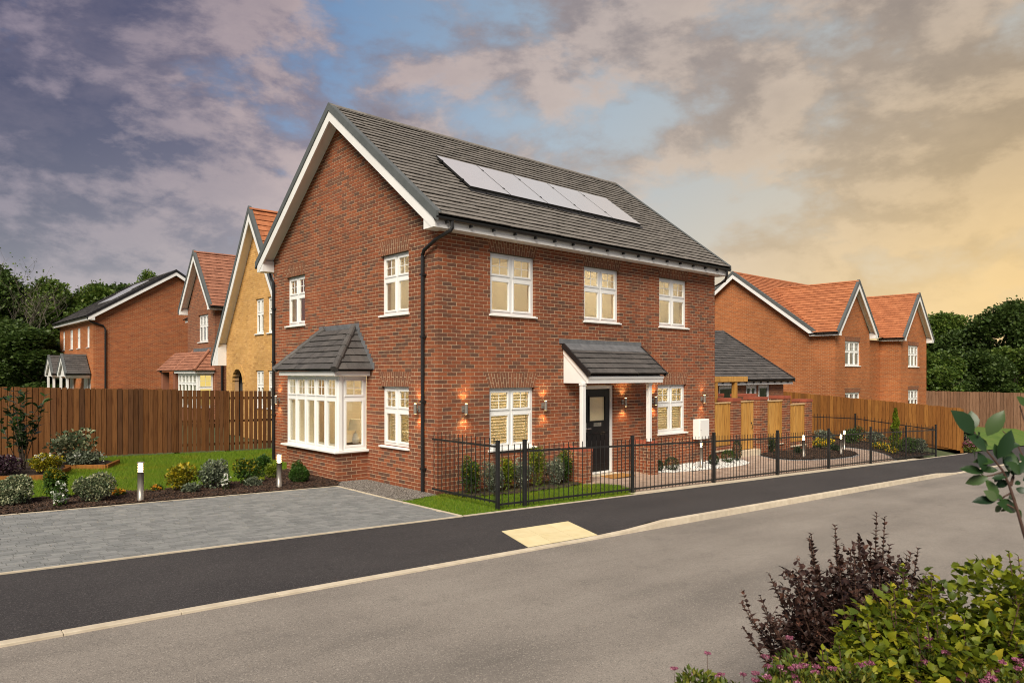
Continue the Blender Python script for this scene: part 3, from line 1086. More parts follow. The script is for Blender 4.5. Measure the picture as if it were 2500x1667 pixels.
mb = MB()
mb.box(BX - .11, -.003, B0 - .09, B1 + .09, .618, .662)
part('bay_sill', mb, M['upvc'], house, bevel=.006)
mb = MB()
mb.box(BX - .13, -.003, B0 - .13, B1 + .13, 2.24, 2.345)
mb.box(BX - .135, -.003, B0 - .135, B1 + .135, 2.315, 2.335)
part('bay_fascia', mb, M['white_board'], house, bevel=.004)
EX, EY0, EY1, EZ, TZ, TY0, TY1 = -.90, 2.36, 5.26, 2.352, 3.30, 3.12, 4.50
mb = MB()
c = [(EX, EY0, EZ), (EX, EY1, EZ), (-.004, EY1, EZ), (-.004, EY0, EZ), (-.004, TY0, TZ), (-.004, TY1, TZ)]
b = len(mb.v)
mb.v += c
mb.f += [(0, 1, 2, 3), (0, 4, 5, 1), (0, 3, 4), (1, 5, 2), (3, 2, 5, 4)]
bayroof = part('bay_roof', mb, M['deck'], house)
Lf = math.hypot(EX, TZ - EZ)
sx, sz = -EX / Lf, (TZ - EZ) / Lf
tile_slope(bayroof, lambda u, s, w: (EX + s * sx - w * sz, u, EZ + s * sz + w * sx), Lf - .05, .205, .30, M['tile_dark'], lambda s: (EY0 + (TY0 - EY0) * s / Lf, EY1 - (EY1 - TY1) * s / Lf), single=40, key='tile_dark', thick=.02)
Ls = math.hypot(TY0 - EY0, TZ - EZ)
ty, tz = (TY0 - EY0) / Ls, (TZ - EZ) / Ls
tile_slope(bayroof, lambda u, s, w: (u, EY0 + s * ty - w * tz, EZ + s * tz + w * ty), Ls - .03, .20, .30, M['tile_dark'], lambda s: (EX - EX * s / Ls, -.01), key='tile_dark', thick=.02)
for (pa, pb) in (((EX, EY0, EZ), (-.02, TY0, TZ)), ((EX, EY1, EZ), (-.02, TY1, TZ))):
    pa, pb = Vector(pa) + Vector((0, 0, .035)), Vector(pb) + Vector((0, 0, .035))
    for i in range(4):
        mb = MB()
        q0, q1 = pa.lerp(pb, i / 4 - .01), pa.lerp(pb, (i + 1) / 4 + .005)
        mb.tube([q0, q1], [.082, .066], 12)
        part('hip_tile', mb, M['tile_dark'], bayroof, smooth=False)
mb = MB()
mb.box(-.012, -.002, 2.92, 4.80, 3.25, 3.40)
mb.poly([(-.014, 2.95, 3.26), (-.014, 4.75, 3.26), (-.13, 4.42, 3.20), (-.13, 3.24, 3.20)])
for i in range(10):                                          # stepped lead up the abutment
    t = i / 10
    y, z = EY0 - .06 + (TY0 - EY0) * t, EZ + .02 + (TZ - EZ) * t
    mb.box(-.013 - .0003 * i, -.002, y - .02, y + .17, z, z + .16)
part('lead_flashing', mb, M['lead'], bayroof)

# main roof ---------------------------------------------------------------------
TX = lambda a, b, z: Vector((a, b, z))
roof = gable_roof(house, TX, -.32, 9.64, 0, HX, -.42, 5.18, 3.69, 8.30, 7.80, 0, HY, 5.0, M['tile_grey'], gauge=.184, tw=.29, single=230, key='tile_grey')
for yb, ang in ((0, 1),):
    pass
# solar panels on the front slope
L_ = math.hypot(3.69 + .42, 8.30 - 5.18)
sy, sz_ = (3.69 + .42) / L_, (8.30 - 5.18) / L_
RP = lambda u, w, s: Vector((u, -.42 + s * sy - w * sz_, 5.18 + s * sz_ + w * sy))
s0, s1 = (.86 + .42) / sy, (2.08 + .42) / sy
for i in range(5):
    u0 = 1.42 + i * 1.163
    mb = MB()
    mb.box(u0, u0 + 1.153, .075, .115, s0, s1, RP)
    pn = part('solar_panel', mb, M['black_metal'], roof)
    mb = MB()
    mb.box(u0 + .012, u0 + 1.141, .114, .1185, s0 + .012, s1 - .012, RP)
    part('solar_glass', mb, M['solar'], pn)
mb = MB()
for s in (s0 + .3, s1 - .3): mb.box(1.36, 7.30, .045, .075, s, s + .04, RP)
for i in range(6):
    for s in (s0 + .32, s1 - .28): mb.box(1.42 + i * 1.163 - .025, 1.42 + i * 1.163 + .015, .08, .128, s - .03, s + .03, RP)
part('mounting_rail', mb, M['black_metal'], roof)
mb = MB()
rg = random.Random(4)
xs = lin(1.40, 7.25, 40)
for a, b_ in zip(xs[:-1], xs[1:]):
    mb.poly([RP(a, .05 + rg.uniform(-.012, .02), s0 - .11), RP(b_, .05 + rg.uniform(-.012, .02), s0 - .11), RP(b_, .075, s0 + .01), RP(a, .075, s0 + .01)])
part('panel_skirt', mb, M['black_metal'], roof)
# downpipes
downpipe(house, [(.05, -.385, 5.12), (.05, -.385, 5.0), (.03, -.36, 4.95), (-.12, -.10, 4.80), (-.085, .33, 4.66), (-.06, .42, 4.57), (-.06, .42, -.1)], .036, [(-.045, .42, z) for z in (4.2, 3.0, 1.75, .45)])
downpipe(house, [(.06, 7.77, 5.12), (.06, 7.77, 4.98), (-.05, 7.42, 4.78), (-.05, 7.30, 4.7), (-.05, 7.30, -.1)], .036, [(-.04, 7.30, z) for z in (4.0, 2.6, 1.2)])
downpipe(house, [(9.50, -.385, 5.12), (9.50, -.385, 4.98), (9.62, -.25, 4.85), (9.62, .15, 4.7), (9.62, .15, -.1)], .034)

# porch -------------------------------------------------------------------------
PX0, PX1, PY = 3.40, 6.12, -.70
for x0, x1 in ((3.34, 3.655), (5.74, 6.015)):
    Fm = frame((x0, -.65, 0), (1, 0, 0), (0, -1, 0))
    Sm = frame((x0, -.65, 0), (0, 1, 0), (-1, 0, 0))
    brick_wall(house, Fm, x1 - x0, -.30, .60, [], M['brick_red'], M['mortar'], 'porch_wall', parity=0, pool=True, thick=.12, s1=x1 - x0 - .011)
    brick_wall(house, Sm, .64, -.30, .60, [], M['brick_red'], M['mortar'], 'porch_wall', parity=1, pool=True, s0=.13, thick=.12)
    mb = MB()
    mb.box(x0 + .121, x1 - .011, -.529, -.002, -.3, .59)
    part('porch_wall', mb, M['brick_red'], house)
    mb = MB()
    n = 9
    for i in range(n):
        cb = MB()
        cb.box(x0 - .004, x1 + .004, -.656 + i * .072, -.656 + i * .072 + .064, .606, .676)
        part('coping_brick', cb, M['brick_cap'], house)
    mb.box(x0 + .002, x1 - .002, -.65, -.004, .598, .67)
    part('coping', mb, M['mortar'], house)
for x0 in (3.37, 5.70):
    mb = MB()
    mb.box(x0, x0 + .10, -.63, -.53, .677, 2.075)
    mb.box(x0 - .012, x0 + .112, -.642, -.518, 2.03, 2.074)
    part('porch_post', mb, M['white_board'], house, bevel=.006)
mb = MB()
mb.prism([(-.002, 2.08), (PY, 2.08), (PY, 2.215), (-.002, 2.83)], lambda a, b, z: (a, b, z), PX0 + .03, PX0 + .06)
mb.prism([(-.002, 2.08), (PY, 2.08), (PY, 2.215), (-.002, 2.83)], lambda a, b, z: (a, b, z), PX1 - .06, PX1 - .03)
mb.box(PX0 + .062, PX1 - .062, PY + .004, -.004, 2.083, 2.10)
canopy = part('porch_canopy', mb, M['white_board'], house)
mb = MB()
mb.box(PX0 + .025, PX1 - .025, PY - .03, PY - .002, 2.075, 2.235)
mb.box(PX0 + .02, PX1 - .02, PY - .05, PY - .031, 2.17, 2.228)
mb.prism([(PY - .003, 2.10), (PY - .003, 2.235), (-.003, 2.86), (-.003, 2.72)], lambda a, b, z: (a, b, z), PX0 + .012, PX0 + .029)
part('porch_fascia', mb, M['white_board'], canopy, bevel=.003)
pm = (2.93 - 2.265) / .80
Lp = math.hypot(.80, 2.93 - 2.265)
py_, pz_ = .80 / Lp, (2.93 - 2.265) / Lp
PP = lambda u, s, w: (u, -.80 + s * py_ - w * pz_, 2.265 + s * pz_ + w * py_)
mb = MB()
mb.hexa([PP(PX0 + .01, .02, -.012), PP(PX1 - .01, .02, -.012), PP(PX1 - .01, Lp, -.012), PP(PX0 + .01, Lp, -.012), PP(PX0 + .01, .02, .003), PP(PX1 - .01, .02, .003), PP(PX1 - .01, Lp, .003), PP(PX0 + .01, Lp, .003)])
proof = part('porch_roof', mb, M['deck'], house)
tile_slope(proof, PP, Lp - .16, .205, .265, M['tile_dark'], lambda s: (PX0, PX1), single=60, key='tile_dark', thick=.02)
mb = MB()
for a, b_ in ((PX0 - .035, PX0 + .012), (PX1 - .012, PX1 + .035)):
    mb.hexa([PP(a, -.01, -.05), PP(b_, -.01, -.05), PP(b_, Lp - .02, -.05), PP(a, Lp - .02, -.05), PP(a, -.01, .055), PP(b_, -.01, .055), PP(b_, Lp - .02, .055), PP(a, Lp - .02, .055)])
part('verge', mb, M['black_pipe'], proof)
mb = MB()
mb.hexa([PP(PX0 - .02, Lp - .24, .040), PP(PX1 + .02, Lp - .24, .040), PP(PX1 + .02, Lp, .034), PP(PX0 - .02, Lp, .034), PP(PX0 - .02, Lp - .24, .046), PP(PX1 + .02, Lp - .24, .046), PP(PX1 + .02, Lp, .04), PP(PX0 - .02, Lp, .04)])
mb.box(PX0 - .12, PX1 + .06, -.022, -.002, 2.95, 3.055)
part('lead_flashing', mb, M['lead'], proof)

# front door --------------------------------------------------------------------
mb = MB()
u0, u1, v0, v1 = DOOR[0], DOOR[1], -.05, 2.008
mb.box(u0, u0 + .07, -.15, -.05, v0, v1, FR)
mb.box(u1 - .07, u1, -.15, -.05, v0, v1, FR)
mb.box(u0 + .07, u1 - .07, -.15, -.05, v1 - .075, v1, FR)
mb.box(u0 + .07, u1 - .07, -.15, -.03, v0, v0 + .045, FR)
df = part('door_frame', mb, M['upvc'], house, bevel=.004)
a, b_, c0, c1 = u0 + .074, u1 - .074, v0 + .05, v1 - .079
gx0, gx1, gz0, gz1 = a + .17, b_ - .17, 1.19, 1.74
mb = MB()
mb.box(a, gx0, -.125, -.08, c0, c1, FR)
mb.box(gx1, b_, -.125, -.08, c0, c1, FR)
mb.box(gx0, gx1, -.125, -.08, c0, gz0, FR)
mb.box(gx0, gx1, -.125, -.08, gz1, c1, FR)
for q in (gx0 - .045, gx1 + .005): mb.box(q, q + .04, -.08, -.066, gz0 - .045, gz1 + .045, FR)
for q in (gz0 - .045, gz1 + .005): mb.box(gx0 - .005, gx1 + .005, -.08, -.067, q, q + .04, FR)
for i in range(5):
    q = a + .10 + i * .15
    mb.box(q, q + .012, -.08, -.070, c0 + .20, .84, FR)
for q in (a + .17, a + .52): mb.box(q, q + .16, -.08, -.068, .86, .875, FR)
mb.box(a + .08, b_ - .08, -.08, -.069, .885, .905, FR)
mb.box(a + .08, b_ - .08, -.08, -.069, c0 + .10, c0 + .18, FR)
door = part('front_door', mb, M['door_black'], house, bevel=.003)
mb = MB()
mb.box(gx0 - .004, gx1 + .004, -.112, -.106, gz0 - .004, gz1 + .004, FR)
part('door_glass', mb, pmat('frosted', [(.70, .60, .36), (.78, .68, .44)], .35, 30, bump=1., bscale=90), door)
mb = MB()
mb.box(a + .30, b_ - .30, -.08, -.070, 1.055, 1.145, FR)
mb.box(a + .31, b_ - .31, -.070, -.062, 1.10, 1.138, FR)
part('letter_plate', mb, M['chrome'], door, bevel=.003)
mb = MB()
mb.box(a + .035, a + .065, -.08, -.072, .93, 1.15, FR)
mb.tube([FR(a + .05, -.075, 1.02), FR(a + .05, -.035, 1.02), FR(a + .17, -.035, 1.02)], .009, 8)
part('door_handle', mb, M['chrome'], door)
mb = MB()
mb.box(u0 - .03, u1 + .06, -.02, .16, -.12, -.052, FR)
part('door_step', mb, M['edging'], house, bevel=.008)
flush_bricks(300)

mat_ = MB()
mat_.box(4.42, 5.20, -.62, -.20, G(4.8, -.4) + .012, G(4.8, -.4) + .035)
tag(part('door_mat', mat_, M['coir'], None, bevel=.006), 'tan coir door mat lying in front of the black front door', 'door mat')

# wall lights ---------------------------------------------------------------------
WL = MB()
WL.lathe([(.031, 0), (.033, .004), (.033, .20), (.031, .204)], 16, (0, -.105, -.10))
WLM = WL.mesh('wall_light_tube')
WLM.materials.append(M['steel'])
WB = MB()
WB.box(-.035, .035, -.018, -.003, -.06, .06)
WB.box(-.012, .012, -.08, -.018, -.012, .012)
WBM = WB.mesh('wall_light_bracket')
WBM.materials.append(M['steel'])
WD = MB()
for z in (.1055, -.1015): WD.lathe([(.024, z), (.024, z + .002)], 12, (0, -.105, 0))
WDM = WD.mesh('wall_light_lens')
WDM.materials.append(M['glow_wall'])
for x, y, rz, lab, e in ((.60, 0, 0, 'steel wall light between the near house corner and the left front window', 1), (2.77, 0, 0, 'steel wall light between the left front window and the porch', 1), (5.47, 0, 0, 'steel wall light under the porch beside the front door', 1), (6.66, 0, 0, 'steel wall light between the porch post and the far front window', 1), (8.84, 0, 0, 'steel wall light above the white meter box', .55), (0, .60, -90, 'steel wall light on the gable end beside the black downpipe', .7), (0, 7.02, -90, 'steel wall light on the gable end beside the timber fence', 1)):
    t = thing('wall_light', lab, 'wall light', (x, y, 1.60), 'steel up and down lights on the house')
    t.rotation_euler.z = R(rz)
    for n, me in (('tube', WLM), ('bracket', WBM), ('lens', WDM)): link(n, me, None, t, None, True)
    for s in (1, -1):
        l = bpy.data.lights.new('wall_lamp', 'SPOT')
        l.energy = 8.5 * e
        l.color = (1, .60, .24)
        l.spot_size = R(120)
        l.spot_blend = .9
        l.shadow_soft_size = .02
        o = bpy.data.objects.new('wall_lamp', l)
        COL.objects.link(o)
        d = Vector((0, -.105, s * .125))
        d.rotate(Matrix.Rotation(R(rz), 3, 'Z'))
        o.location = Vector((x, y, 1.60)) + d
        aim = Vector((0, .045, s))
        aim.rotate(Matrix.Rotation(R(rz), 3, 'Z'))
        o.rotation_euler = (-aim).to_track_quat('Z', 'Y').to_euler()

mb = MB()
mb.box(8.44, 8.90, -.21, -.003, .52, 1.06)
mbx = thing('meter_box', 'white meter cupboard fixed low on the front brick wall', 'meter box', (8.67, 0, .52))
part('cabinet', mb, M['upvc'], mbx, bevel=.008)
mb = MB()
mb.box(8.455, 8.885, -.222, -.2115, .535, 1.045)
dr = part('cabinet_door', mb, M['upvc'], mbx, bevel=.004)
mb = MB()
mb.lathe([(.012, 0), (.012, .006)], 10, (8.48, -.23, .78))
part('lock', mb, M['black_metal'], mbx)

# furniture glimpsed through the bay
t = thing('armchair', 'pale armchair seen through the bay window', 'armchair', (1.0, 3.2, .05))
mb = MB()
mb.box(.55, 1.35, 2.85, 3.60, .12, .46)
part('seat', mb, M['roller'], t, bevel=.05)
mb = MB()
mb.box(1.15, 1.40, 2.85, 3.60, .462, .98)
part('backrest', mb, M['roller'], t, bevel=.06)
for q in (2.70, 3.602):
    mb = MB()
    mb.box(.55, 1.38, q, q + .15, .12, .66)
    part('arm', mb, M['roller'], t, bevel=.05)
for q in ((.58, 2.74), (1.32, 2.74), (.58, 3.68), (1.32, 3.68)):
    mb = MB()
    mb.box(q[0], q[0] + .05, q[1], q[1] + .05, .05, .12)
    part('leg', mb, M['bark'], t)
t = thing('table_lamp', 'white shaded table lamp on a small table inside the bay', 'lamp', (.75, 4.4, .05))
mb = MB()
mb.lathe([(.16, .0), (.16, .02), (.03, .03), (.03, .52), (.26, .53), (.26, .56)], 18, (.75, 4.4, .05))
part('side_table', mb, M['bark'], t)
mb = MB()
mb.lathe([(.07, .56), (.09, .64), (.05, .78), (.015, .82), (.015, .9)], 16, (.75, 4.4, .05))
part('base', mb, M['upvc'], t)
mb = MB()
mb.lathe([(.19, .88), (.13, 1.14)], 20, (.75, 4.4, .05))
part('lamp_shade', mb, M['roller'], t)

# ================================================================== the other houses
TY = lambda a, b, z: Vector((b, a, z))       # ridge along world Y


def wall_frame(kind, c):
    """kind: '-x' wall facing -X at x=c (u = y);  '-y' wall facing -Y at y=c (u = x)"""
    return frame((c, 0, 0), (0, 1, 0), (-1, 0, 0)) if kind == '-x' else frame((0, c, 0), (1, 0, 0), (0, -1, 0))


def shifted(F, u): return lambda a, w, v: F(a + u, w, v)


def plain_box(h, mat, x0, x1, y0, y1, z0, z1, name='rear_wall'):
    mb = MB()
    mb.box(x0, x1, y0, y1, z0, z1)
    part(name, mb, mat, h)


# ---- orange house with twin gables, down the road
zb = -1.0
D = thing('twin_gable_house', 'orange brick house with two steep front gables beyond the honey timber fence', 'house', (33.7, 8, zb))
dx0, dx1, dy, dm, db = 27.3, 40.1, 4.4, 5.55, 14.1
F1 = wall_frame('-y', dy)
FM = wall_frame('-y', dm)
SX = wall_frame('-x', dx0)
apexw = lambda u0, u1, zt, m: (lambda v: ((v - zt) / m, (u1 - u0) - (v - zt) / m) if v > zt else (0, u1 - u0))
for k, (a, b) in enumerate(((27.3, 31.5), (35.9, 40.1))):
    wx = (28.45, 30.27) if k == 0 else (37.07, 38.75)
    holes = [(wx[0] - a, wx[1] - a, 2.68, 3.92), (wx[0] - a, wx[1] - a, .05, 1.31)]
    Fs = shifted(F1, a)
    brick_wall(D, Fs, b - a, zb, 6.70, holes, M['brick_orange'], M['mortar_pale'], 'gable_wall', [(q[0], q[1], q[3] + .002, .225) for q in holes], profile=apexw(a, b, 4.33, 1.19), parity=0, top=4.25, corner=(k == 0), seed=11 + k)
    for q in holes: window(D, Fs, *q, cols=3, split=.42, far=True, glass=M['glass_far'], blind='dark', rec=.06)
    mid = (a + b) / 2
    gable_roof(D, TY, dy - .32, 9.0, dy, 9.2, a - .36, 4.30, mid, 6.98, b + .36, a, b, 4.16, M['tile_orange'], gauge=.20, tw=.3, verge=(True, False), eaves=(True, True), key='t_or', brackets=0, a1z=lambda z: 5.2 + (z + .02 - 4.33) / .75 + .12, deck1=5.3, eave1=5.55)
# recessed middle wall
holes = [(32.75 - 31.5, 33.25 - 31.5, 2.75, 3.85), (32.2 - 31.5, 33.3 - 31.5, -.9, 1.25)]
Fs = shifted(FM, 31.5)
brick_wall(D, Fs, 4.4, zb, 4.2, holes, M['brick_orange'], M['mortar_pale'], 'front_wall', corner=False, seed=14)
window(D, Fs, *holes[0], cols=1, far=True, glass=M['glass_far'], blind='dark')
mb = MB()
mb.box(holes[1][0], holes[1][0] + .09, -.14, -.05, -.9, 1.25, Fs)
mb.box(holes[1][1] - .09, holes[1][1], -.14, -.05, -.9, 1.25, Fs)
mb.box(holes[1][0] + .09, holes[1][1] - .09, -.14, -.05, 1.16, 1.25, Fs)
dfr = part('door_frame', mb, M['upvc'], D)
mb = MB()
mb.box(holes[1][0] + .09, holes[1][1] - .09, -.13, -.09, -.9, 1.16, Fs)
ddr = part('front_door', mb, M['door_black'], D)
mb = MB()
mb.box(holes[1][0] + .30, holes[1][1] - .30, -.089, -.083, .35, .95, Fs)
part('door_glass', mb, M['roller'], ddr)
Sd = shifted(frame((35.9, dy, 0), (0, 1, 0), (-1, 0, 0)), 0)
brick_wall(D, Sd, dm - dy, zb, 4.2, [], M['brick_orange'], M['mortar_pale'], 'side_wall', parity=1, seed=15, s0=.27)
# long side wall with the main gable
Sd = shifted(SX, dy)
L = db - dy
ridge_u = 9.83 - dy
pm_ = (7.80 - 4.35) / (9.83 - 5.25)
pr = lambda v: (max(0, (v + .17 - 4.35) / pm_ + 5.25 - dy), min(L, 2 * ridge_u - ((v + .17 - 4.35) / pm_ + 5.25 - dy))) if v > 4.2 else (0, L)
brick_wall(D, Sd, L, zb, 7.55, [], M['brick_orange'], M['mortar_pale'], 'side_wall', profile=pr, parity=1, top=4.2, s0=.27, seed=16)
gable_roof(D, TX, dx0 - .30, dx1 + .3, dx0, dx1, 5.20, 4.33, 9.83, 7.80, 14.46, 5.55, db, 4.18, M['tile_orange'], gauge=.20, tw=.3, verge=(True, True), eaves=(False, False), key='t_or', brackets=0)
s = math.hypot(9.83 - 5.2, 3.47)
for i in range(3):
    mb = MB()
    mb.box(33.4 + i * 1.1, 34.45 + i * 1.1, .06, .10, s * .62, s * .90, lambda u, w, q: (u, 5.20 + q * 4.63 / s - w * 3.47 / s, 4.33 + q * 3.47 / s + w * 4.63 / s))
    part('solar_panel', mb, M['solar'], D)
plain_box(D, M['brick_orange'], dx0 + .3, dx1 - .02, db - .3, db - .02, zb, 4.3)
plain_box(D, M['brick_orange'], dx1 - .3, dx1 - .02, dy + .3, db - .32, zb, 4.3)

# ---- low garage block with grey roof
zb = -.35
GR = thing('garage', 'low outbuilding with grey tiled roof and white glazed doors behind the brick piers', 'garage', (16.5, 6, zb))
Fg = shifted(wall_frame('-y', 3.6), 12.6)
holes = [(1.4, 2.3, zb, 1.82), (2.95, 4.1, zb, 1.82), (4.9, 5.75, zb + .6, 1.82), (5.85, 6.75, zb, 1.82)]
brick_wall(GR, Fg, 7.9, zb - .1, 2.0, holes, M['brick_brown'], M['mortar_pale'], 'front_wall', corner=False, seed=21)
for i, q in enumerate(holes): window(GR, Fg, *q, cols=2 if i == 2 else 1, split=0, far=True, glass=M['glass_far'], blind='dark', sill=0, fw=.09, rec=.04, name='glazed_door' if i != 2 else 'window')
gable_roof(GR, TX, 12.3, 20.75, 12.6, 20.45, 3.22, 2.03, 6.6, 4.16, 9.98, 3.6, 9.6, 1.86, M['tile_dark'], gauge=.20, tw=.3, eaves=(True, False), key='t_dk', brackets=.55, black_verge=True, box_end=False)
plain_box(GR, M['brick_brown'], 20.2, 20.46, 3.86, 9.6, zb - .1, 2.0)
mb = MB()
mb.prism([(3.9, 2.0), (9.3, 2.0), (6.6, 3.85)], lambda a, b, z: (a, b, z), 20.2, 20.46)
part('gable_wall', mb, M['brick_brown'], GR)

# ---- buff house with the long catslide gable
zb = -.15
CH = thing('buff_house', 'yellow buff brick house with a long sweeping gable and an arched doorway', 'house', (6, 15.5, zb))
cx = 2.6
Fc = shifted(wall_frame('-x', cx), 12.2)
cm = (8.28 - 2.72) / (18.60 - 14.78)
prc = lambda v: (max(0, (14.78 - (8.0 - v) / cm) - 12.2 if v > 5.0 else 0), 17.9 - 12.2 if v < 3.1 else (14.78 + (8.0 - v) / cm) - 12.2)
ch = [(13.20 - 12.2, 13.92 - 12.2, 3.75, 5.03), (14.26 - 12.2, 14.98 - 12.2, 3.75, 5.03), (13.20 - 12.2, 13.92 - 12.2, 1.05, 2.40), (14.26 - 12.2, 14.98 - 12.2, 1.05, 2.40), (13.98 - 12.2, 14.12 - 12.2, 6.3, 6.9)]
arch = (16.22 - 12.2, 17.28 - 12.2, zb, 2.0)
w_ = brick_wall(CH, Fc, 5.7, zb, 7.7, ch[:4] + [arch, (arch[0] + .03, arch[1] - .03, 2.0, 2.18), (arch[0] + .10, arch[1] - .10, 2.18, 2.34), (arch[0] + .25, arch[1] - .25, 2.34, 2.44)], M['brick_buff'], M['mortar_pale'], 'gable_wall', profile=prc, parity=0, top=3.0, corner=False, seed=31)
for q in ch[:4]: window(CH, Fc, *q, cols=2, split=.42, far=True, blind='roller', rec=.06)
mb = MB()                                                     # arch head and dark passage
ac = (arch[0] + arch[1]) / 2
n = 16
ring = [(ac + math.cos(t) * .53, 1.93 + math.sin(t) * .53) for t in [math.pi * i / n for i in range(n + 1)]]
for (p0, p1) in zip(ring[:-1], ring[1:]):
    e0, e1 = (ac + (p0[0] - ac) * 1.42, 1.93 + (p0[1] - 1.93) * 1.42), (ac + (p1[0] - ac) * 1.42, 1.93 + (p1[1] - 1.93) * 1.42)
    mb.hexa([Fc(p0[0], -.1, p0[1]), Fc(e0[0], -.1, e0[1]), Fc(e0[0], .012, e0[1]), Fc(p0[0], .012, p0[1]), Fc(p1[0], -.1, p1[1]), Fc(e1[0], -.1, e1[1]), Fc(e1[0], .012, e1[1]), Fc(p1[0], .012, p1[1])])
part('arch_brick', mb, M['brick_buff'], CH, 'stuff')
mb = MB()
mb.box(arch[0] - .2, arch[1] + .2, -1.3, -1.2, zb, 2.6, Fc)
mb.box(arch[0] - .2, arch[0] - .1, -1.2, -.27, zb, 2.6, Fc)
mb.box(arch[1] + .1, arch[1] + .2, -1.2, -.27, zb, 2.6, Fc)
part('passage_wall', mb, M['dark_room'], CH)  # walls coloured dark to give the shade of a deeper passage
mb = MB()
mb.box(ch[4][0], ch[4][1], .002, .02, ch[4][2], ch[4][3], Fc)
part('vent_slot', mb, M['deck'], CH)
gable_roof(CH, TX, cx - .34, 12.0, cx, 12.3, 10.95, 2.72, 14.78, 8.30, 18.62, 12.2, 17.9, 2.62, M['tile_orange'], gauge=.26, tw=.3, verge=(True, False), eaves=(False, False), key='t_or', brackets=0)
cf = shifted(wall_frame('-x', 4.3), 17.0)                       # main block running back to the left
brick_wall(CH, cf, 2.6, zb, 5.15, [], M['brick_buff'], M['mortar_pale'], 'front_wall', corner=False, seed=33)
gable_roof(CH, TY, 14.9, 19.9, 15, 19.6, 3.90, 5.30, 7.6, 7.60, 11.3, 4.3, 11.0, 5.12, M['tile_orange'], gauge=.24, tw=.3, verge=(False, False), eaves=(True, False), key='t_or', brackets=.5)
plain_box(CH, M['brick_buff'], 11.0, 11.3, 12.3, 19.6, zb, 5.0)
plain_box(CH, M['brick_buff'], 4.6, 10.9, 19.3, 19.6, zb, 5.0)
plain_box(CH, M['brick_buff'], 2.9, 10.9, 12.23, 12.5, zb, 4.6)

# ---- brown brick house with terracotta gable and bay
zb = 0
BH = thing('brown_house', 'brown brick house with steep terracotta gable roof and lit bay window', 'house', (7, 24.5, zb))
bx = 3.7
Fb = shifted(wall_frame('-x', bx), 22.35)
hb = [(23.2 - 22.35, 24.55 - 22.35, 3.78, 5.06)]
bw = 3.75
brick_wall(BH, Fb, bw, zb, 7.7, hb, M['brick_brown'], M['mortar_pale'], 'gable_wall', [(hb[0][0], hb[0][1], 5.062, .225)], profile=lambda v: ((v + .1 - 5.35) / 1.38, bw - (v + .1 - 5.35) / 1.38) if v > 5.3 else (0, bw), parity=0, top=5.3, seed=41)
window(BH, Fb, *hb[0], cols=3, split=.40, far=True, glass=M['glass_far'], blind='dark')
Fs = frame((bx, 22.35, 0), (1, 0, 0), (0, -1, 0))
brick_wall(BH, Fs, 7.3, zb, 5.3, [], M['brick_brown'], M['mortar_pale'], 'side_wall', parity=1, s0=.27, seed=42)
gable_roof(BH, TX, bx - .34, 11, bx, 11, 22.0, 5.33, 24.22, 8.05, 26.44, 22.35, 26.1, 5.2, M['tile_terra'], gauge=.21, tw=.3, verge=(True, False), eaves=(True, True), key='t_te', brackets=0)
plain_box(BH, M['brick_brown'], 4.0, 11, 25.8, 26.08, zb, 5.3)
# left block, lower eaves
plain_box(BH, M['brick_brown'], 4.9, 11, 26.1, 29.2, zb, 5.0, 'left_wall')
gable_roof(BH, TY, 26.0, 29.4, 26.1, 29.2, 4.5, 5.2, 8, 7.2, 11.5, 4.9, 11, 5.02, M['tile_terra'], gauge=.21, tw=.3, verge=(False, False), eaves=(True, False), key='t_te', brackets=0)
# its bay and lean-to porch
b0, b1, bf = 22.5, 25.2, 2.95
Fbb = shifted(wall_frame('-x', bf), b0)
window(BH, Fbb, .05, b1 - b0 - .05, .75, 2.28, cols=5, split=.30, far=True, blind='roller', rec=.02, sill=.06, name='bay_window')
Fbs = frame((bf, b0, 0), (1, 0, 0), (0, -1, 0))
bwn = window(BH, Fbs, .08, .73, .75, 2.28, cols=1, split=.42, far=True, rec=.02, sill=.06, name='bay_window')
mb = MB()
mb.box(.12, .70, -.22, -.21, .78, 2.25, Fbs)
part('lit_blind', mb, emit_mat('lit_blind', (1.0, .72, .22), .75), bwn)  # blind emits by itself, standing in for lamplight from the room behind
mb = MB()
mb.box(bf + .01, bx - .005, b0 + .01, b1 - .01, zb, .74)
part('bay_wall', mb, M['brick_brown'], BH)
mb = MB()
mb.box(bf - .12, bx - .003, b0 - .12, b1 + .1, 2.29, 2.40)
part('bay_fascia', mb, M['white_board'], BH)
ex, e0, e1, ez, tz2, t0, t1 = bf - .18, b0 - .2, 27.9, 2.405, 3.33, b0 + .55, 27.9
mb = MB()
mb.v += [(ex, e0, ez), (ex, e1, ez), (bx - .004, e1, ez), (bx - .004, e0, ez), (bx - .004, t0, tz2), (bx - .004, t1, tz2)]
mb.f += [(0, 1, 2, 3), (0, 4, 5, 1), (0, 3, 4), (1, 5, 2), (3, 2, 5, 4)]
br_ = part('bay_roof', mb, M['deck'], BH)
Lb = math.hypot(bx - ex, tz2 - ez)
sx, sz = (bx - ex) / Lb, (tz2 - ez) / Lb
tile_slope(br_, lambda u, s, w: (ex + s * sx - w * sz, u, ez + s * sz + w * sx), Lb - .03, .21, .30, M['tile_terra'], lambda s: (e0 + (t0 - e0) * s / Lb, e1), thick=.02)
Ls = math.hypot(t0 - e0, tz2 - ez)
ty, tz = (t0 - e0) / Ls, (tz2 - ez) / Ls
tile_slope(br_, lambda u, s, w: (u, e0 + s * ty - w * tz, ez + s * tz + w * ty), Ls - .03, .21, .30, M['tile_terra'], lambda s: (ex + (bx - ex) * s / Ls, bx - .01), thick=.02)
mb = MB()
mb.tube([(ex, e0, ez + .04), (bx, t0, tz2 + .04)], .075, 10)
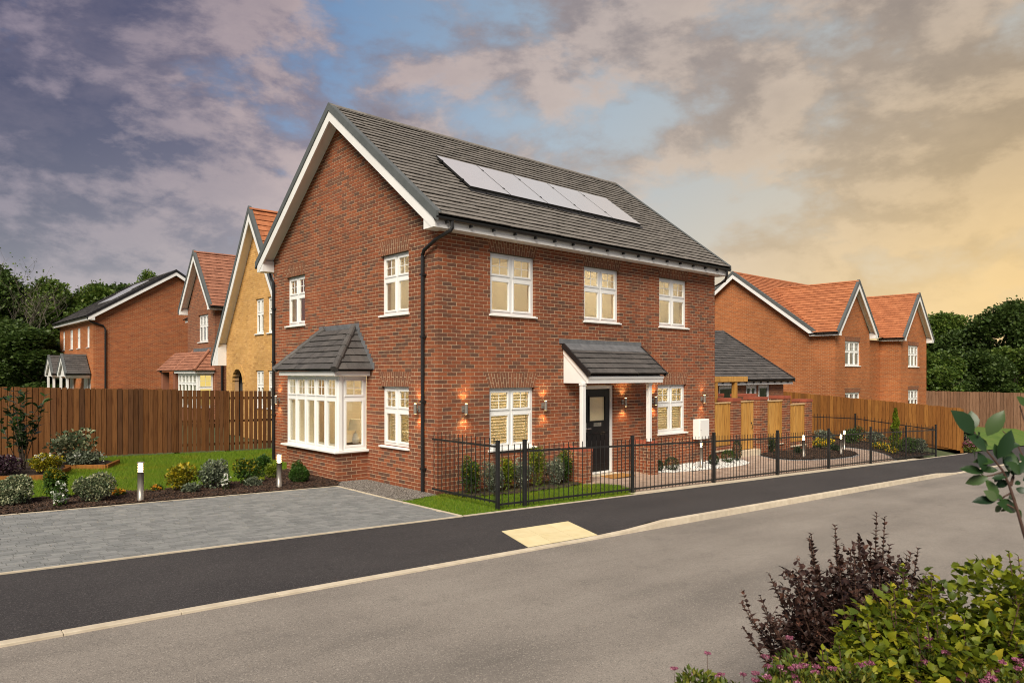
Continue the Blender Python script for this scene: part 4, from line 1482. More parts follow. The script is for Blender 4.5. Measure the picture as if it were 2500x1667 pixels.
mb.tube([(ex, b1 + .1, ez + .03), (bx, b1 + .1, tz2 + .03)], .05, 8)
part('hip_tile', mb, M['tile_terra'], br_)
mb = MB()
mb.box(bx - .014, bx - .002, e0 + .5, b1, tz2 - .03, tz2 + .15)
part('lead_flashing', mb, M['lead'], br_)
for yq in (25.55, 27.5):
    mb = MB()
    mb.box(2.95, 3.25, yq, yq + .3, zb, 2.35)
    part('porch_pier', mb, M['brick_brown'], BH)
mb = MB()
mb.box(3.60, 3.69, 25.5, 26.9, zb, 2.3)
part('front_door', mb, M['door_black'], BH)
downpipe(BH, [(4.0, 22.05, 5.25), (4.0, 22.28, 5.0), (4.0, 22.28, .1)], .045)

# ---- russet house at the wood's edge
zb = .35
AH = thing('russet_house', 'russet brick house with a blank gable wall and two small porches by the wood', 'house', (6.2, 41.5, zb))
ax0, ax1, ay0, ay1 = 1.7, 10.7, 36.5, 46.5
Fa = shifted(wall_frame('-y', ay0), ax0)
am = (8.72 - 5.62) / 4.92
brick_wall(AH, Fa, 9.0, zb - .4, 8.35, [], M['brick_russet'], M['mortar_pale'], 'gable_wall', profile=lambda v: ((v + .2 - 5.62) / am - .42, 9.0 - ((v + .2 - 5.62) / am - .42)) if v > 5.4 else (0, 9.0), parity=0, top=5.4, seed=51)
Fl = shifted(wall_frame('-x', ax0), ay0)
hl = [(1.05, 1.75, 3.86, 5.12), (3.55, 4.5, 3.86, 5.12), (5.75, 6.7, 3.86, 5.12), (8.35, 9.05, 3.86, 5.12), (.75, 1.35, 1.0, 2.3)]
brick_wall(AH, Fl, 10, zb - .4, 5.45, hl, M['brick_orange'], M['mortar_pale'], 'front_wall', parity=1, s0=.27, seed=52)
for q in hl: window(AH, Fl, *q, cols=2, split=.42, far=True, glass=M['glass_far'], blind='dark', rec=.05)
gable_roof(AH, TY, ay0 - .3, ay1 + .3, ay0, ay1, 1.28, 5.62, 6.2, 8.72, 11.12, ax0, ax1, 5.42, M['tile_dark'], gauge=.24, tw=.3, verge=(True, True), eaves=(True, False), key='t_dk', brackets=0, black_verge=True)
for s0_, s1_, yy in ((.36, .60, 38.4), (.62, .86, 39.4)):
    s = math.hypot(4.92, 3.10)
    for i in range(3):
        mb = MB()
        mb.box(yy + i * 1.1, yy + 1.05 + i * 1.1, .06, .10, s * s0_, s * s1_, lambda u, w, q: (1.28 + q * 4.92 / s - w * 3.1 / s, u, 5.62 + q * 3.1 / s + w * 4.92 / s))
        part('solar_panel', mb, M['solar'], AH)
downpipe(AH, [(1.35, 36.3, 5.5), (1.55, 36.4, 5.3), (2.2, 36.42, 5.1), (2.3, 36.42, 4.9), (2.3, 36.42, 0)], .05)
for yc in (38.2, 42.3):
    Tn = lambda a, b, z: Vector((a, b, z))
    gable_roof(AH, Tn, .35, 1.66, .5, 1.66, yc - 1.25, 2.25, yc, 3.38, yc + 1.25, yc - 1.0, yc + 1.0, 2.1, M['tile_dark'], gauge=.2, tw=.3, verge=(True, False), eaves=(True, True), key='t_dk', brackets=0)
    mb = MB()
    for q in (yc - 1.0, yc + .88): mb.box(.45, .57, q, q + .12, .1, 2.1)
    mb.box(.42, 1.66, yc - 1.02, yc - .9, 2.0, 2.2)
    mb.prism([(yc - 1.0, 2.1), (yc + 1.0, 2.1), (yc, 3.1)], lambda a, b, z: (a, b, z), .48, .53)
    part('porch_frame', mb, M['white_board'], AH)
    mb = MB()
    mb.box(1.62, 1.69, yc - .45, yc + .45, .2, 2.1)
    part('front_door', mb, M['white_board'], AH)
mb = MB()
mb.box(3.6, 3.72, -.01, .03, 2.35, 2.47, Fa)
part('vent', mb, M['black_pipe'], AH)
plain_box(AH, M['brick_russet'], ax0 + .3, ax1, ay1 - .3, ay1, zb, 5.4)
plain_box(AH, M['brick_russet'], ax1 - .3, ax1, ay0 + .3, ay1 - .3, zb, 5.4)

# ================================================================== ground, roads, paths
xs = sorted(set([-400, -120, -60, -40, -30] + [float(i) for i in range(-22, 61, 2)] + [80, 120, 200, 400, 1500, -1500]))
ys = sorted(set([-1500, -300, -80, -40, -20, -14, -10, -8, -6, -4, -2, -1, 0, 1, 2, 4, 8, 14, 24, 40, 60, 90, 150, 400, 1500]))
struct('ground', sheet(xs, ys, lambda x, y: G(x, y) - .16), M['ground'])

KY = -4.18


def drop(x):
    """how far the kerb is lowered"""
    if x < .30: return .075
    if x < 1.15: return .075 * (1.15 - x) / .85
    if x < 14.7: return 0.
    if x < 15.5: return .075 * (x - 14.7) / .8
    return .075


def pave_z(x, y):
    t = min(1, max(0, (-2.06 - y) / 1.99))
    return G(x, -2.1) * 1.0 - drop(x) * t


GY = lambda x, y: G(x, min(y, -2.0))
rx = sorted(set([-70, -40] + [float(i) for i in range(-22, 61)] + [100, 160]))
struct('road', sheet(rx, lin(-30, KY + .02, 14), lambda x, y: G(x, -2.1) - .095), M['road'])
px = sorted(set([-40, -30] + [i * .5 for i in range(-44, 60)] + [float(i) for i in range(30, 60)] + [.3, 1.15, 14.7, 15.5]))
struct('pavement', sheet(px, [KY + .11, -3.6, -3.0, -2.5, -2.045], pave_z), M['asphalt'])
kerb = struct('kerb', sheet(px, [KY + .03, KY + .10], lambda x, y: pave_z(x, y) - .03), M['sand'])
k = 0
x = -13.2
while x < 40:
    L = .915
    x1 = x + L
    mb = MB()
    za, zc = pave_z(x, KY), pave_z(x1, KY)
    f = .002
    lo = .16
    mb.hexa([(x + f, KY, za - lo), (x1 - f, KY, zc - lo), (x1 - f, KY + .105, zc - lo), (x + f, KY + .105, za - lo),
             (x + f, KY + .012, za + .004), (x1 - f, KY + .012, zc + .004), (x1 - f, KY + .105, zc + .006), (x + f, KY + .105, za + .006)])
    part('kerb_stone', mb, M['kerb'], kerb, bevel=.004)
    x = x1
# tactile slabs at the crossing point
tact = struct('crossing_slabs', sheet(lin(-1.4, .1, 4), [KY + .14, -3.2], lambda x, y: pave_z(x, y) - .012), M['sand'])
def tz(x, y): return pave_z(x, y) + .008
n_c, n_r = 3, 2
for i in range(n_c):
    for j in range(n_r):
        q = []
        for (a, b) in ((i, j), (i + 1, j), (i + 1, j + 1), (i, j + 1)):
            y = -3.17 + (KY + .13 + 3.17) * b / n_r
            xx = (-1.17 - .30 * b / n_r) + 1.40 * a / n_c + .0 * b
            q.append((xx, y))
        cx_, cy_ = sum(p[0] for p in q) / 4, sum(p[1] for p in q) / 4
        q = [(cx_ + (p[0] - cx_) * .988, cy_ + (p[1] - cy_) * .988) for p in q]
        mb = MB()
        mb.hexa([(p[0], p[1], tz(*p) - .03) for p in q] + [(p[0], p[1], tz(*p)) for p in q])
        part('slab', mb, M['tactile'], tact)

# thin concrete edgings
edge = bpy.data.objects.new('edging', None)
COL.objects.link(edge)
edge['kind'] = 'structure'
def edging(p0, p1, w=.055, n=1, top=.012, zf=None):
    p0, p1 = Vector(p0), Vector(p1)
    d = (p1 - p0)
    k_ = max(1, int(d.length / .915))
    nn = Vector((-d.y, d.x)).normalized() * w / 2
    for i in range(k_):
        a, b = p0 + d * (i / k_) + d.normalized() * .001, p0 + d * ((i + 1) / k_) - d.normalized() * .001
        zf_ = zf or G
        za, zb_ = zf_(a.x, a.y) + top, zf_(b.x, b.y) + top
        mb = MB()
        mb.hexa([(*(a - nn), za - .12), (*(b - nn), zb_ - .12), (*(b + nn), zb_ - .12), (*(a + nn), za - .12), (*(a - nn), za), (*(b - nn), zb_), (*(b + nn), zb_), (*(a + nn), za)])
        part('edging_stone', mb, M['edging'], edge)


def drive_z(x, y): return G(x, y) + .0
edging((-14, -2.075), (-1.03, -2.075), .045, zf=lambda x, y: G(x, -2.1))
edging((-1.0, -2.075), (24.4, -2.075), .045, zf=lambda x, y: G(x, -2.1))
edging((-1.03, -2.04), (-1.03, 2.02), .04)
edging((-14, 1.985), (-1.07, 1.985), .04)
# tan concrete strip under the front railing
struct('railing_strip', sheet(lin(3.35, 19.2, 40), [-2.045, -1.84], lambda x, y: G(x, -2.0) + .012), M['edging'])

# block-paved driveway
drive = struct('driveway', sheet(lin(-14, -1.05, 26), lin(-2.04, 1.96, 8), lambda x, y: G(x, y) - .012), M['sand'])
pool = []
rg = random.Random(8)
bl, bw = .19, .125
row = 0
y = -2.035
pool_y = []
while y < 1.95:
    y1 = min(y + (.105 if row == 0 else bw), 1.955)
    x = -13.9 + (0 if row % 2 else bl / 2)
    while x < -1.06:
        L = bl if row else .21
        if row and rg.random() < .18: L = bw
        x1 = min(x + L, -1.06)
        if x1 - x > .04: pool.append((x + .005, x1 - .005, y + .005, y1 - .005, rg.uniform(-.0025, .0025)))
        x = x1
    y = y1
    row += 1
pool.sort(key=lambda t: -pxsize((t[0], t[2], 0)) * (1 if abs(t[1] - t[0] - bl + .006) < .002 and CAM.x < 99 and (Vector((t[0], t[2], 0)) - CAM).dot(RGT) / (Vector((t[0], t[2], 0)) - CAM).dot(FWD) > -.70 else 1e-4))
rest = MB()
shared = {}
for i, (a, b, c, d, h) in enumerate(pool):
    cxm, cym = (a + b) / 2, (c + d) / 2
    if i < 300:
        o = link('paving_block', unit_box(M['block_grey'], 'paving_block'), None, drive)
        X = Vector((b - a, 0, G(b, cym) - G(a, cym)))
        Y = Vector((0, d - c, G(cxm, d) - G(cxm, c)))
        a0 = Vector((a, c, G(a, c) + h - .05))
        o.matrix_basis = Matrix(((X.x, Y.x, 0, a0.x), (X.y, Y.y, 0, a0.y), (X.z, Y.z, .055, a0.z), (0, 0, 0, 1)))
    else:
        p = [(a, c), (b, c), (b, d), (a, d)]
        rest.hexa([(*q, G(*q) - .03 + h) for q in p] + [(*q, G(*q) + .005 + h) for q in p], skip=(0,))
part('paving_blocks', rest, M['block_grey'], drive, 'stuff')

# garden path in tan blocks in front of the house
ISLAND = [(11.75, -.15), (11.75, -.55), (12.3, -.86), (13.2, -1.02), (14.5, -1.14), (15.7, -1.15), (16.6, -1.0), (16.98, -.72), (16.8, -.36), (16.2, -.05), (15.6, .15), (12.4, .1)]
OUTER = [(17.5, -1.86), (18.05, -1.55), (18.45, -1.15), (18.45, -.70), (18.0, -.28), (17.2, .15), (16.6, .7), (16.2, 3.2), (21.3, 3.2), (21.3, -1.86)]
WHITE = [(6.03, -.03), (6.03, -.50), (6.7, -.68), (7.8, -.78), (9.0, -.82), (9.9, -.78), (10.3, -.60), (10.45, -.30), (10.40, -.03)]
LAWN2 = [(-.98, -2.03), (-.98, -.02), (-.90, -.30), (.0, -.02), (3.3, -.02), (3.34, -.70), (3.72, -.85), (4.0, -1.2), (3.75, -1.75), (3.35, -2.03)]
path = struct('garden_path', sheet(lin(3.3, 18.6, 40), lin(-1.84, 1.2, 12), lambda x, y: G(x, y) - .012), M['sand'])
rest = MB()
y = -1.835
row = 0
while y < 1.0:
    y1 = y + .105
    x = 3.32 + (0 if row % 2 else .105)
    while x < 18.5:
        x1 = x + .21
        c_ = ((x + x1) / 2, (y + y1) / 2)
        if not (inside(c_, ISLAND) or inside(c_, WHITE) or inside(c_, LAWN2) or inside(c_, OUTER)) and not (c_[1] > -.01 and x < 10.4):
            h = rg.uniform(-.002, .002)
            p = [(x + .002, y + .002), (x1 - .002, y + .002), (x1 - .002, y1 - .002), (x + .002, y1 - .002)]
            rest.hexa([(*q, G(*q) - .03 + h) for q in p] + [(*q, G(*q) + .006 + h) for q in p], skip=(0,))
        x = x1
    y = y1
    row += 1
part('paving_blocks', rest, M['block_tan'], path, 'stuff')
rest = MB()
for poly in (ISLAND, OUTER[:7]):
    m = len(poly)
    for i in range(m if poly is ISLAND else m - 1):
        a, b = Vector(poly[i]), Vector(poly[(i + 1) % m])
        d = b - a
        for k_ in range(max(1, int(d.length / .21))):
            nn = max(1, int(d.length / .21))
            p0, p1 = a + d * (k_ / nn), a + d * ((k_ + .95) / nn)
            nv = Vector((-d.y, d.x)).normalized() * .055
            q = [p0 - nv, p1 - nv, p1 + nv, p0 + nv]
            rest.hexa([(*w, G(*w) - .02) for w in q] + [(*w, G(*w) + .013) for w in q])
part('border_blocks', rest, M['block_slate'], path, 'stuff')

# beds and lawns
LAWN1 = [(-14, 3.2), (-7, 3.35), (-5.9, 3.31), (-5.3, 3.42), (-4.7, 3.37), (-4.25, 3.25), (-3.9, 3.21), (-3.25, 3.35), (-2.64, 3.62), (-2.36, 3.48), (-1.9, 3.5), (-1.55, 4.2), (-.9, 4.9), (-.02, 5.2), (-.02, 7.4), (1.5, 7.42), (1.5, 10.2), (-14, 10.2)]
BEDL = [(-14, 2.0), (-14, 3.3), (-7, 3.45), (-5.9, 3.41), (-4.7, 3.47), (-3.9, 3.31), (-3.25, 3.45), (-2.64, 3.72), (-2.3, 3.55), (-1.85, 3.6), (-1.5, 4.3), (-.85, 5.0), (-.72, 5.0), (-.72, 2.5), (-1.02, 2.0)]
struct('lawn', sheet(lin(-14, 1.5, 40), lin(2.9, 10.3, 20), lambda x, y: G(x, y) - .03), M['lawn'])
struct('front_lawn', bed(LAWN2, -.008, .1, .004, 2), M['lawn'])
struct('planting_bed', bed(BEDL, .015, .08, .022, 3), M['soil'])
struct('island_bed', bed(ISLAND, .035, .06, .02, 4), M['soil'])
struct('border_bed', bed(OUTER, .03, .08, .025, 5), M['soil'])
FBED = [(.15, -.02), (.15, -.55), (1.0, -.80), (2.2, -.82), (3.1, -.78), (3.33, -.62), (3.33, -.02)]
struct('house_bed', bed(FBED, .02, .06, .02, 6), M['soil'])
struct('pebble_bed', bed(WHITE, .0, .08, .005, 7), M['gravel'])
GRAV = [(-1.0, 2.0), (-1.0, .5), (-.98, -.25), (-.85, -.25), (-.05, -.03), (-.02, 2.56), (-.75, 2.56)]
struct('gravel_bed', bed(GRAV, .0, .08, .006, 8), M['gravel'])
struct('verge', sheet(lin(-12, 30, 42), lin(-30, -9.0, 10), lambda x, y: G(x, -2.1) + .02), M['soil'])
struct('far_lawn', sheet(lin(25, 60, 12), lin(-1.95, 6, 4), lambda x, y: G(x, y) + .0), M['lawn'])


def pieces(name, spots, size, mat, seed, flat=.5, lift=.0, longish=1.):
    """many small loose stones or chips in one mass (octahedra, squashed at random)"""
    rr = np.random.RandomState(seed)
    n = len(spots)
    P = np.array([(x, y, G(x, y) + lift) for x, y in spots])
    base = np.array([(1, 0, 0), (0, 1, 0), (-1, 0, 0), (0, -1, 0), (0, 0, 1), (0, 0, -1)], float)
    F0 = np.array([(0, 1, 4), (1, 2, 4), (2, 3, 4), (3, 0, 4), (1, 0, 5), (2, 1, 5), (3, 2, 5), (0, 3, 5)])
    s = size * rr.uniform(.6, 1.3, (n, 1, 1)) * np.stack([rr.uniform(.8, 1.2, n) * longish, rr.uniform(.6, 1., n), rr.uniform(.5, 1., n) * flat], 1)[:, None, :]
    V = base[None] * s + rr.uniform(-.15, .15, (n, 6, 3)) * size
    th, ti = rr.uniform(0, 6.28, n), rr.uniform(-.5, .5, n)
    c, q = np.cos(ti), np.sin(ti)
    V = np.stack([V[..., 0] * c[:, None] - V[..., 2] * q[:, None], V[..., 1], V[..., 0] * q[:, None] + V[..., 2] * c[:, None]], -1)
    c, q = np.cos(th), np.sin(th)
    V = np.stack([V[..., 0] * c[:, None] - V[..., 1] * q[:, None], V[..., 0] * q[:, None] + V[..., 1] * c[:, None], V[..., 2]], -1) + P[:, None, :]
    F = (F0[None] + (np.arange(n) * 6)[:, None, None]).reshape(-1, 3)
    o = link(name, np_mesh(name, V.reshape(-1, 3), F), mat, None, 'stuff')
    return o


rg = random.Random(12)
BEDV = [(x, y) for x, y in BEDL if x > -8] + []
o = pieces('bark_chips', scatter_poly([(-8, 2.0), (-8, 3.4)] + BEDL[3:], 9000, rg), .022, M['chips'], 1, .28, .03, 1.7)
tag(o, 'dark brown bark chips covering the bed along the driveway', 'bark chips')
o = pieces('bark_chips', scatter_poly(ISLAND, 2600, rg) + scatter_poly(OUTER, 3600, rg), .026, M['chips'], 2, .28, .05, 1.7)
tag(o, 'brown bark chips in the curved beds beside the path', 'bark chips')
o = pieces('white_pebbles', scatter_poly(WHITE, 3800, rg), .021, M['pebble'], 3, .75, .012)
tag(o, 'bright white pebbles under the meter box', 'pebbles')
o = pieces('grey_gravel', scatter_poly(GRAV, 5200, rg), .013, M['gravel'], 4, .8, .008)
tag(o, 'grey gravel strip between driveway and bay window', 'gravel')


def grass(name, poly, n, seed, h=.045, label=None, xmin=-99):
    rr = np.random.RandomState(seed)
    r_ = random.Random(seed)
    pts = np.array(scatter_poly(poly, n, r_))
    z = np.array([G(x, y) - .03 if name == 'grass' else G(x, y) - .008 for x, y in pts])
    ang = rr.uniform(0, 6.28, n)
    hh = h * rr.uniform(.55, 1.25, n)
    lean = rr.normal(0, .4, (n, 2)) * hh[:, None]
    w = .0035
    V = np.zeros((n, 3, 3))
    V[:, 0, :2] = pts + np.stack([np.cos(ang), np.sin(ang)], 1) * w
    V[:, 1, :2] = pts - np.stack([np.cos(ang), np.sin(ang)], 1) * w
    V[:, 2, :2] = pts + lean
    V[:, 0, 2] = V[:, 1, 2] = z
    V[:, 2, 2] = z + hh
    F = np.arange(n * 3).reshape(-1, 3)
    o = link('grass', np_mesh(name, V.reshape(-1, 3), F), M['grass'], None, 'stuff')
    if label: tag(o, label, 'grass')


grass('grass', [(-8, 3.3)] + LAWN1[2:-1] + [(-8, 10.2)], 150000, 5, .062, 'bright green mown lawn in front of the left timber fence')
grass('grass_front', LAWN2, 42000, 6, .038, 'small green lawn inside the black railings by the house corner')

# ================================================================== fences, railings, lamps
def board_fence(name, label, cat, p0, p1, top, width=.115, gap=.0, mat=None, key='board', thick=.019, post_every=2.4, post_side=-1, rails=True, base=None, lap=True, seed=1, jitter=.012, gaps=None, posts=True, group=None, backing=False):
    """vertical boards on rails; each board its own object. top(x,y), base(x,y) heights"""
    rg = random.Random(seed)
    p0, p1 = Vector(p0), Vector(p1)
    d = p1 - p0
    L = d.length
    d.normalize()
    nrm = Vector((-d.y, d.x))
    base = base or G
    t = thing(name, label, cat, (*p0, base(*p0)), group)
    me = unit_box(M[mat], key)
    s = 0.
    i = 0
    while s < L - .02:
        w = width * rg.uniform(.92, 1.08)
        g = gap if gaps is None else gaps(s)
        if s + w > L: w = L - s
        a = p0 + d * s
        c = p0 + d * (s + w / 2)
        zb, zt = base(*c) + .015 + rg.uniform(0, .02), top(*c) + rg.uniform(-jitter, jitter)
        o = link('board', me, None, t)
        off = .006 if (i % 2 and lap) else 0.
        tl = R(rg.uniform(-1.2, 1.2) + (5 if lap else 0))
        X = Vector((d.x, d.y, 0)) * (w + (.014 if lap else 0)) + Vector((nrm.x, nrm.y, 0)) * (w * math.tan(tl))
        Y = Vector((nrm.x, nrm.y, 0)) * thick
        a = a + nrm * (off + rg.uniform(-.002, .002))
        Zv = Vector((d.x * rg.uniform(-.004, .004), d.y * rg.uniform(-.004, .004), zt - zb))
        o.matrix_basis = Matrix(((X.x, Y.x, Zv.x, a.x), (X.y, Y.y, Zv.y, a.y), (X.z, Y.z, Zv.z, zb), (0, 0, 0, 1)))
        s += w + g
        i += 1
    if backing:
        mb = MB()
        q0, q1 = (p0 + nrm * .030, p1 + nrm * .030) if post_side < 0 else (p0 - nrm * .014, p1 - nrm * .014)
        n2 = nrm * (.012 if post_side < 0 else -.012)
        zc = lambda p, f: (base(*p) + .04) * (1 - f) + (top(*p) - .03) * f
        mb.hexa([(*q0, zc(p0, 0)), (*q1, zc(p1, 0)), (*(q1 + n2), zc(p1, 0)), (*(q0 + n2), zc(p0, 0)), (*q0, zc(p0, 1)), (*q1, zc(p1, 1)), (*(q1 + n2), zc(p1, 1)), (*(q0 + n2), zc(p0, 1))])
        part('backing', mb, M[mat], t)
    if rails:
        for f in (.12, .5, .88):
            mb = MB()
            q0, q1 = p0 + nrm * (.045 * -post_side), p1 + nrm * (.045 * -post_side)
            za, zb = base(*p0) + (top(*p0) - base(*p0)) * f, base(*p1) + (top(*p1) - base(*p1)) * f
            n2 = nrm * (.04 * -post_side)
            mb.hexa([(*q0, za - .035), (*q1, zb - .035), (*(q1 + n2), zb - .035), (*(q0 + n2), za - .035), (*q0, za + .035), (*q1, zb + .035), (*(q1 + n2), zb + .035), (*(q0 + n2), za + .035)])
            part('rail', mb, M[mat], t)
    if posts:
        n = max(1, int(round(L / post_every)))
        for k in range(n + 1):
            c = p0 + d * (L * k / n) + nrm * (.14 * -post_side)
            mb = MB()
            mb.box(c.x - .05, c.x + .05, c.y - .05, c.y + .05, base(*c) - .05, top(*c) - .04)
            part('post', mb, M[mat], t)
    return t


FT = lambda x, y: G(x, 10.2) + 1.80
board_fence('timber_fence', 'dark brown close-boarded fence behind the left lawn', 'fence', (-9.5, 10.25), (-1.55, 10.25), FT, .112, .014, 'timber_dark', 'board_dark', post_side=-1, seed=2, lap=False, backing=True)
rgp = random.Random(77)
board_fence('slatted_fence', 'brown slatted fence panel with light gaps joining the dark fence', 'fence', (-1.53, 10.25), (-.12, 10.25), lambda x, y: G(x, y) + 1.775, .108, .018, 'timber_dark', 'board_dark', lap=False, seed=3, gaps=lambda s: rgp.choice([.004, .012, .02, .03]), jitter=.006)
board_fence('slatted_gate', 'brown slatted timber gate with open gaps beside the gable end', 'gate', (-.09, 10.21), (1.6, 10.21), lambda x, y: G(x, y) + 1.77, .105, .035, 'timber_dark', 'board_dark', lap=False, seed=4, jitter=.004, posts=False)
RT = lambda x, y: .89 + (1.45 - .89) * min(1.2, max(0, (y + 1.8) / 7.9))
board_fence('honey_fence', 'honey coloured timber fence running back from the pavement', 'fence', (24.6, -1.8), (24.6, 7.5), RT, .138, .012, 'timber_honey', 'board_honey', post_side=1, seed=5, lap=False, backing=True)
FR_T = lambda x, y: 1.17 + .004 * y
board_fence('far_fence', 'tall weathered brown fence below the trees at the road end', 'fence', (41, -7.0), (41, 9), FR_T, .15, .02, 'timber_far', 'board_far', post_side=1, seed=6, lap=False, backing=True, base=lambda x, y: -1.62)

# ---- timber and brick screen beside the house
def pier(x, y, w, dep, zt, label, group='brick piers of the garden screen'):
    zb = G(x, y) - .1
    t = thing('brick_pier', label, 'pier', (x, y, zb), group)
    f = frame((x, y, 0), (1, 0, 0), (0, -1, 0))
    g_ = frame((x, y, 0), (0, 1, 0), (-1, 0, 0))
    brick_wall(t, f, w, zb, zt - .09, [], M['brick_red'], M['mortar'], 'pier_core', parity=0, thick=.1, seed=int(x * 9))
    brick_wall(t, g_, dep, zb, zt - .09, [], M['brick_red'], M['mortar'], 'pier_core', parity=1, s0=.11, thick=.1, seed=int(x * 7))
    mb = MB()
    mb.box(x + .101, x + w - .009, y + .101, y + dep - .009, zb, zt - .1)
    part('pier_core', mb, M['brick_red'], t)
    n = max(2, int(w / .075))
    for i in range(n):
        mb = MB()
        mb.box(x - .012 + i * (w + .024) / n + .003, x - .012 + (i + 1) * (w + .024) / n - .003, y - .012, y + .215, zt - .086, zt)
        part('cap_brick', mb, M['brick_cap'], t)
    k = max(1, int(round((dep - .2) / .225)))
    for i in range(k):
        mb = MB()
        a = y + .222 + i * (dep - .21) / k
        mb.box(x - .012, x + w + .012, a, a + (dep - .21) / k - .006, zt - .086, zt)
        part('cap_brick', mb, M['brick_cap'], t)
    return t


pier(10.43, -.02, .44, .50, 1.57, 'brick pier next to the near house, left of the timber gate')
pier(11.92, -.04, .46, .55, 1.575, 'brick pier on the right of the timber gate, foremost of the screen')
pier(13.46, .0, .45, .50, 1.575, 'brick pier between the two right-hand timber screen panels')
pier(14.99, .0, .45, .50, 1.43, 'lower brick pier ending the timber screen by the yellow flowers')
pier(12.10, 1.6, .50, .45, 1.64, 'half hidden brick pier behind the pergola post')
pier(13.75, 1.6, .90, .45, 1.59, 'half hidden wide brick pier behind the timber gate')


def screen_panel(x0, x1, y, z0, z1, label, plinth=True, gate=False):
    t = thing('timber_gate' if gate else 'screen_panel', label, 'gate' if gate else 'timber panel', (x0, y, G(x0, y)), None if gate else 'timber panels between the brick piers')
    n = int((x1 - x0) / .115)
    w = (x1 - x0) / n
    F_ = frame((0, y, 0), (1, 0, 0), (0, -1, 0))
    for i in range(n): put_box('board', 'board_new', M['timber_new'], t, F_, x0 + i * w + .004, x0 + (i + 1) * w - .004, -.02, .007 * (i % 2), z0, z1)
    mb = MB()
    mb.box(x0 + .01, x1 - .01, y + .0205, y + .055, z0 + .15, z0 + .23)
    mb.box(x0 + .01, x1 - .01, y + .0205, y + .055, z1 - .25, z1 - .17)
    part('rail', mb, M['timber_new'], t)
    mb = MB()
    mb.box(x0 + .004, x1 - .004, y - .03, y + .06, z1 + .001, z1 + .03)
    part('capping', mb, M['timber_cap'], t)
    if plinth:
        zl = z0 - .15
        mb = MB()
        mb.box(x0 + .006, x1 - .006, y - .075, y + .05, zl, zl + .028)
        part('ledge', mb, M['pier_stone'], t)
        f = frame((x0, y - .02, 0), (1, 0, 0), (0, -1, 0))
        brick_wall(t, f, x1 - x0, G(x0, y) - .12, z0 - .01, [(0, x1 - x0, zl, zl + .03)], M['brick_red'], M['mortar'], 'plinth', corner=False, thick=.1)
    if gate:
        mb = MB()
        mb.tube([(x1 - .12, y - .01, .75), (x1 - .12, y - .045, .75), (x1 - .12, y - .045, .63), (x1 - .12, y - .01, .63)], .008, 6)
        mb.tube([(x1 - .12, y - .004, .80), (x1 - .12, y - .02, .80)], .022, 10)
        part('gate_handle', mb, M['black_metal'], t)
        mb = MB()
        mb.box(x0 - .05, x1 + .04, y - .22, y + .1, G(x0, y) - .1, z0 - .02)
        part('gate_step', mb, M['pier_stone'], t)


screen_panel(9.56, 10.42, .06, .24, 1.44, 'timber panel of the screen touching the near house')
screen_panel(10.90, 11.88, .16, .03, 1.44, 'narrow timber garden gate between two brick piers', False, True)
screen_panel(12.40, 13.45, .05, .22, 1.42, 'timber screen panel right of the gate')
screen_panel(13.93, 14.98, .05, .08, 1.27, 'lowest timber screen panel beside the end pier')
t = thing('pergola', 'honey timber pergola posts and beam rising behind the brick piers', 'pergola', (11, .6, 0))
for x in (10.43, 11.52):
    mb = MB()
    mb.box(x, x + .13, .55, .68, -.15, 2.03)
    part('post', mb, M['timber_new'], t, bevel=.006)
mb = MB()
mb.box(9.56, 12.22, .53, .70, 2.031, 2.195)
part('beam', mb, M['timber_new'], t, bevel=.008)

# ---- black railings
BAR = MB()
BAR.tube([(0, 0, 0), (0, 0, 1)], .0082, 6)
BARM = BAR.mesh('railing_bar')
BARM.materials.append(M['black_metal'])


def railing(label, p0, p1, post_s, zf, n_per, htop=1.09, rail=(.085, .965), skip_last=False):
    """runs p0->p1; posts at distances post_s; bars between"""
    p0, p1 = Vector(p0), Vector(p1)
    d = (p1 - p0).normalized()
    t = thing('railing', label, 'railing', (*p0, zf(*p0)))
    pt = lambda s: p0 + d * s
    for s in post_s:
        c = pt(s)
        z = zf(*c)
        mb = MB()
        mb.box(c.x - .03, c.x + .03, c.y - .03, c.y + .03, z - .1, z + 1.15)
        mb.box(c.x - .034, c.x + .034, c.y - .034, c.y + .034, z + 1.15, z + 1.165)
        part('post', mb, M['black_metal'], t, bevel=.004)
    return t, pt


def bars(t, pt, s0, s1, zf, n, rail=(.085, .965), top=1.09):
    a, b = pt(s0), pt(s1)
    za, zb = zf(*a), zf(*b)
    dd = (b - a).normalized()
    nn = Vector((-dd.y, dd.x)) * .006
    for r in rail:
        mb = MB()
        mb.hexa([(*(a - nn), za + r - .02), (*(b - nn), zb + r - .02), (*(b + nn), zb + r - .02), (*(a + nn), za + r - .02), (*(a - nn), za + r + .015), (*(b - nn), zb + r + .015), (*(b + nn), zb + r + .015), (*(a + nn), za + r + .015)])
        part('rail', mb, M['black_metal'], t)
    for i in range(n):
        f = (i + .5) / n
        c = a + (b - a) * f
        z = za + (zb - za) * f
        o = link('bar', BARM, None, t)
        o.location = (c.x, c.y, z + .035)
        o.scale = (1, 1, top - .035)


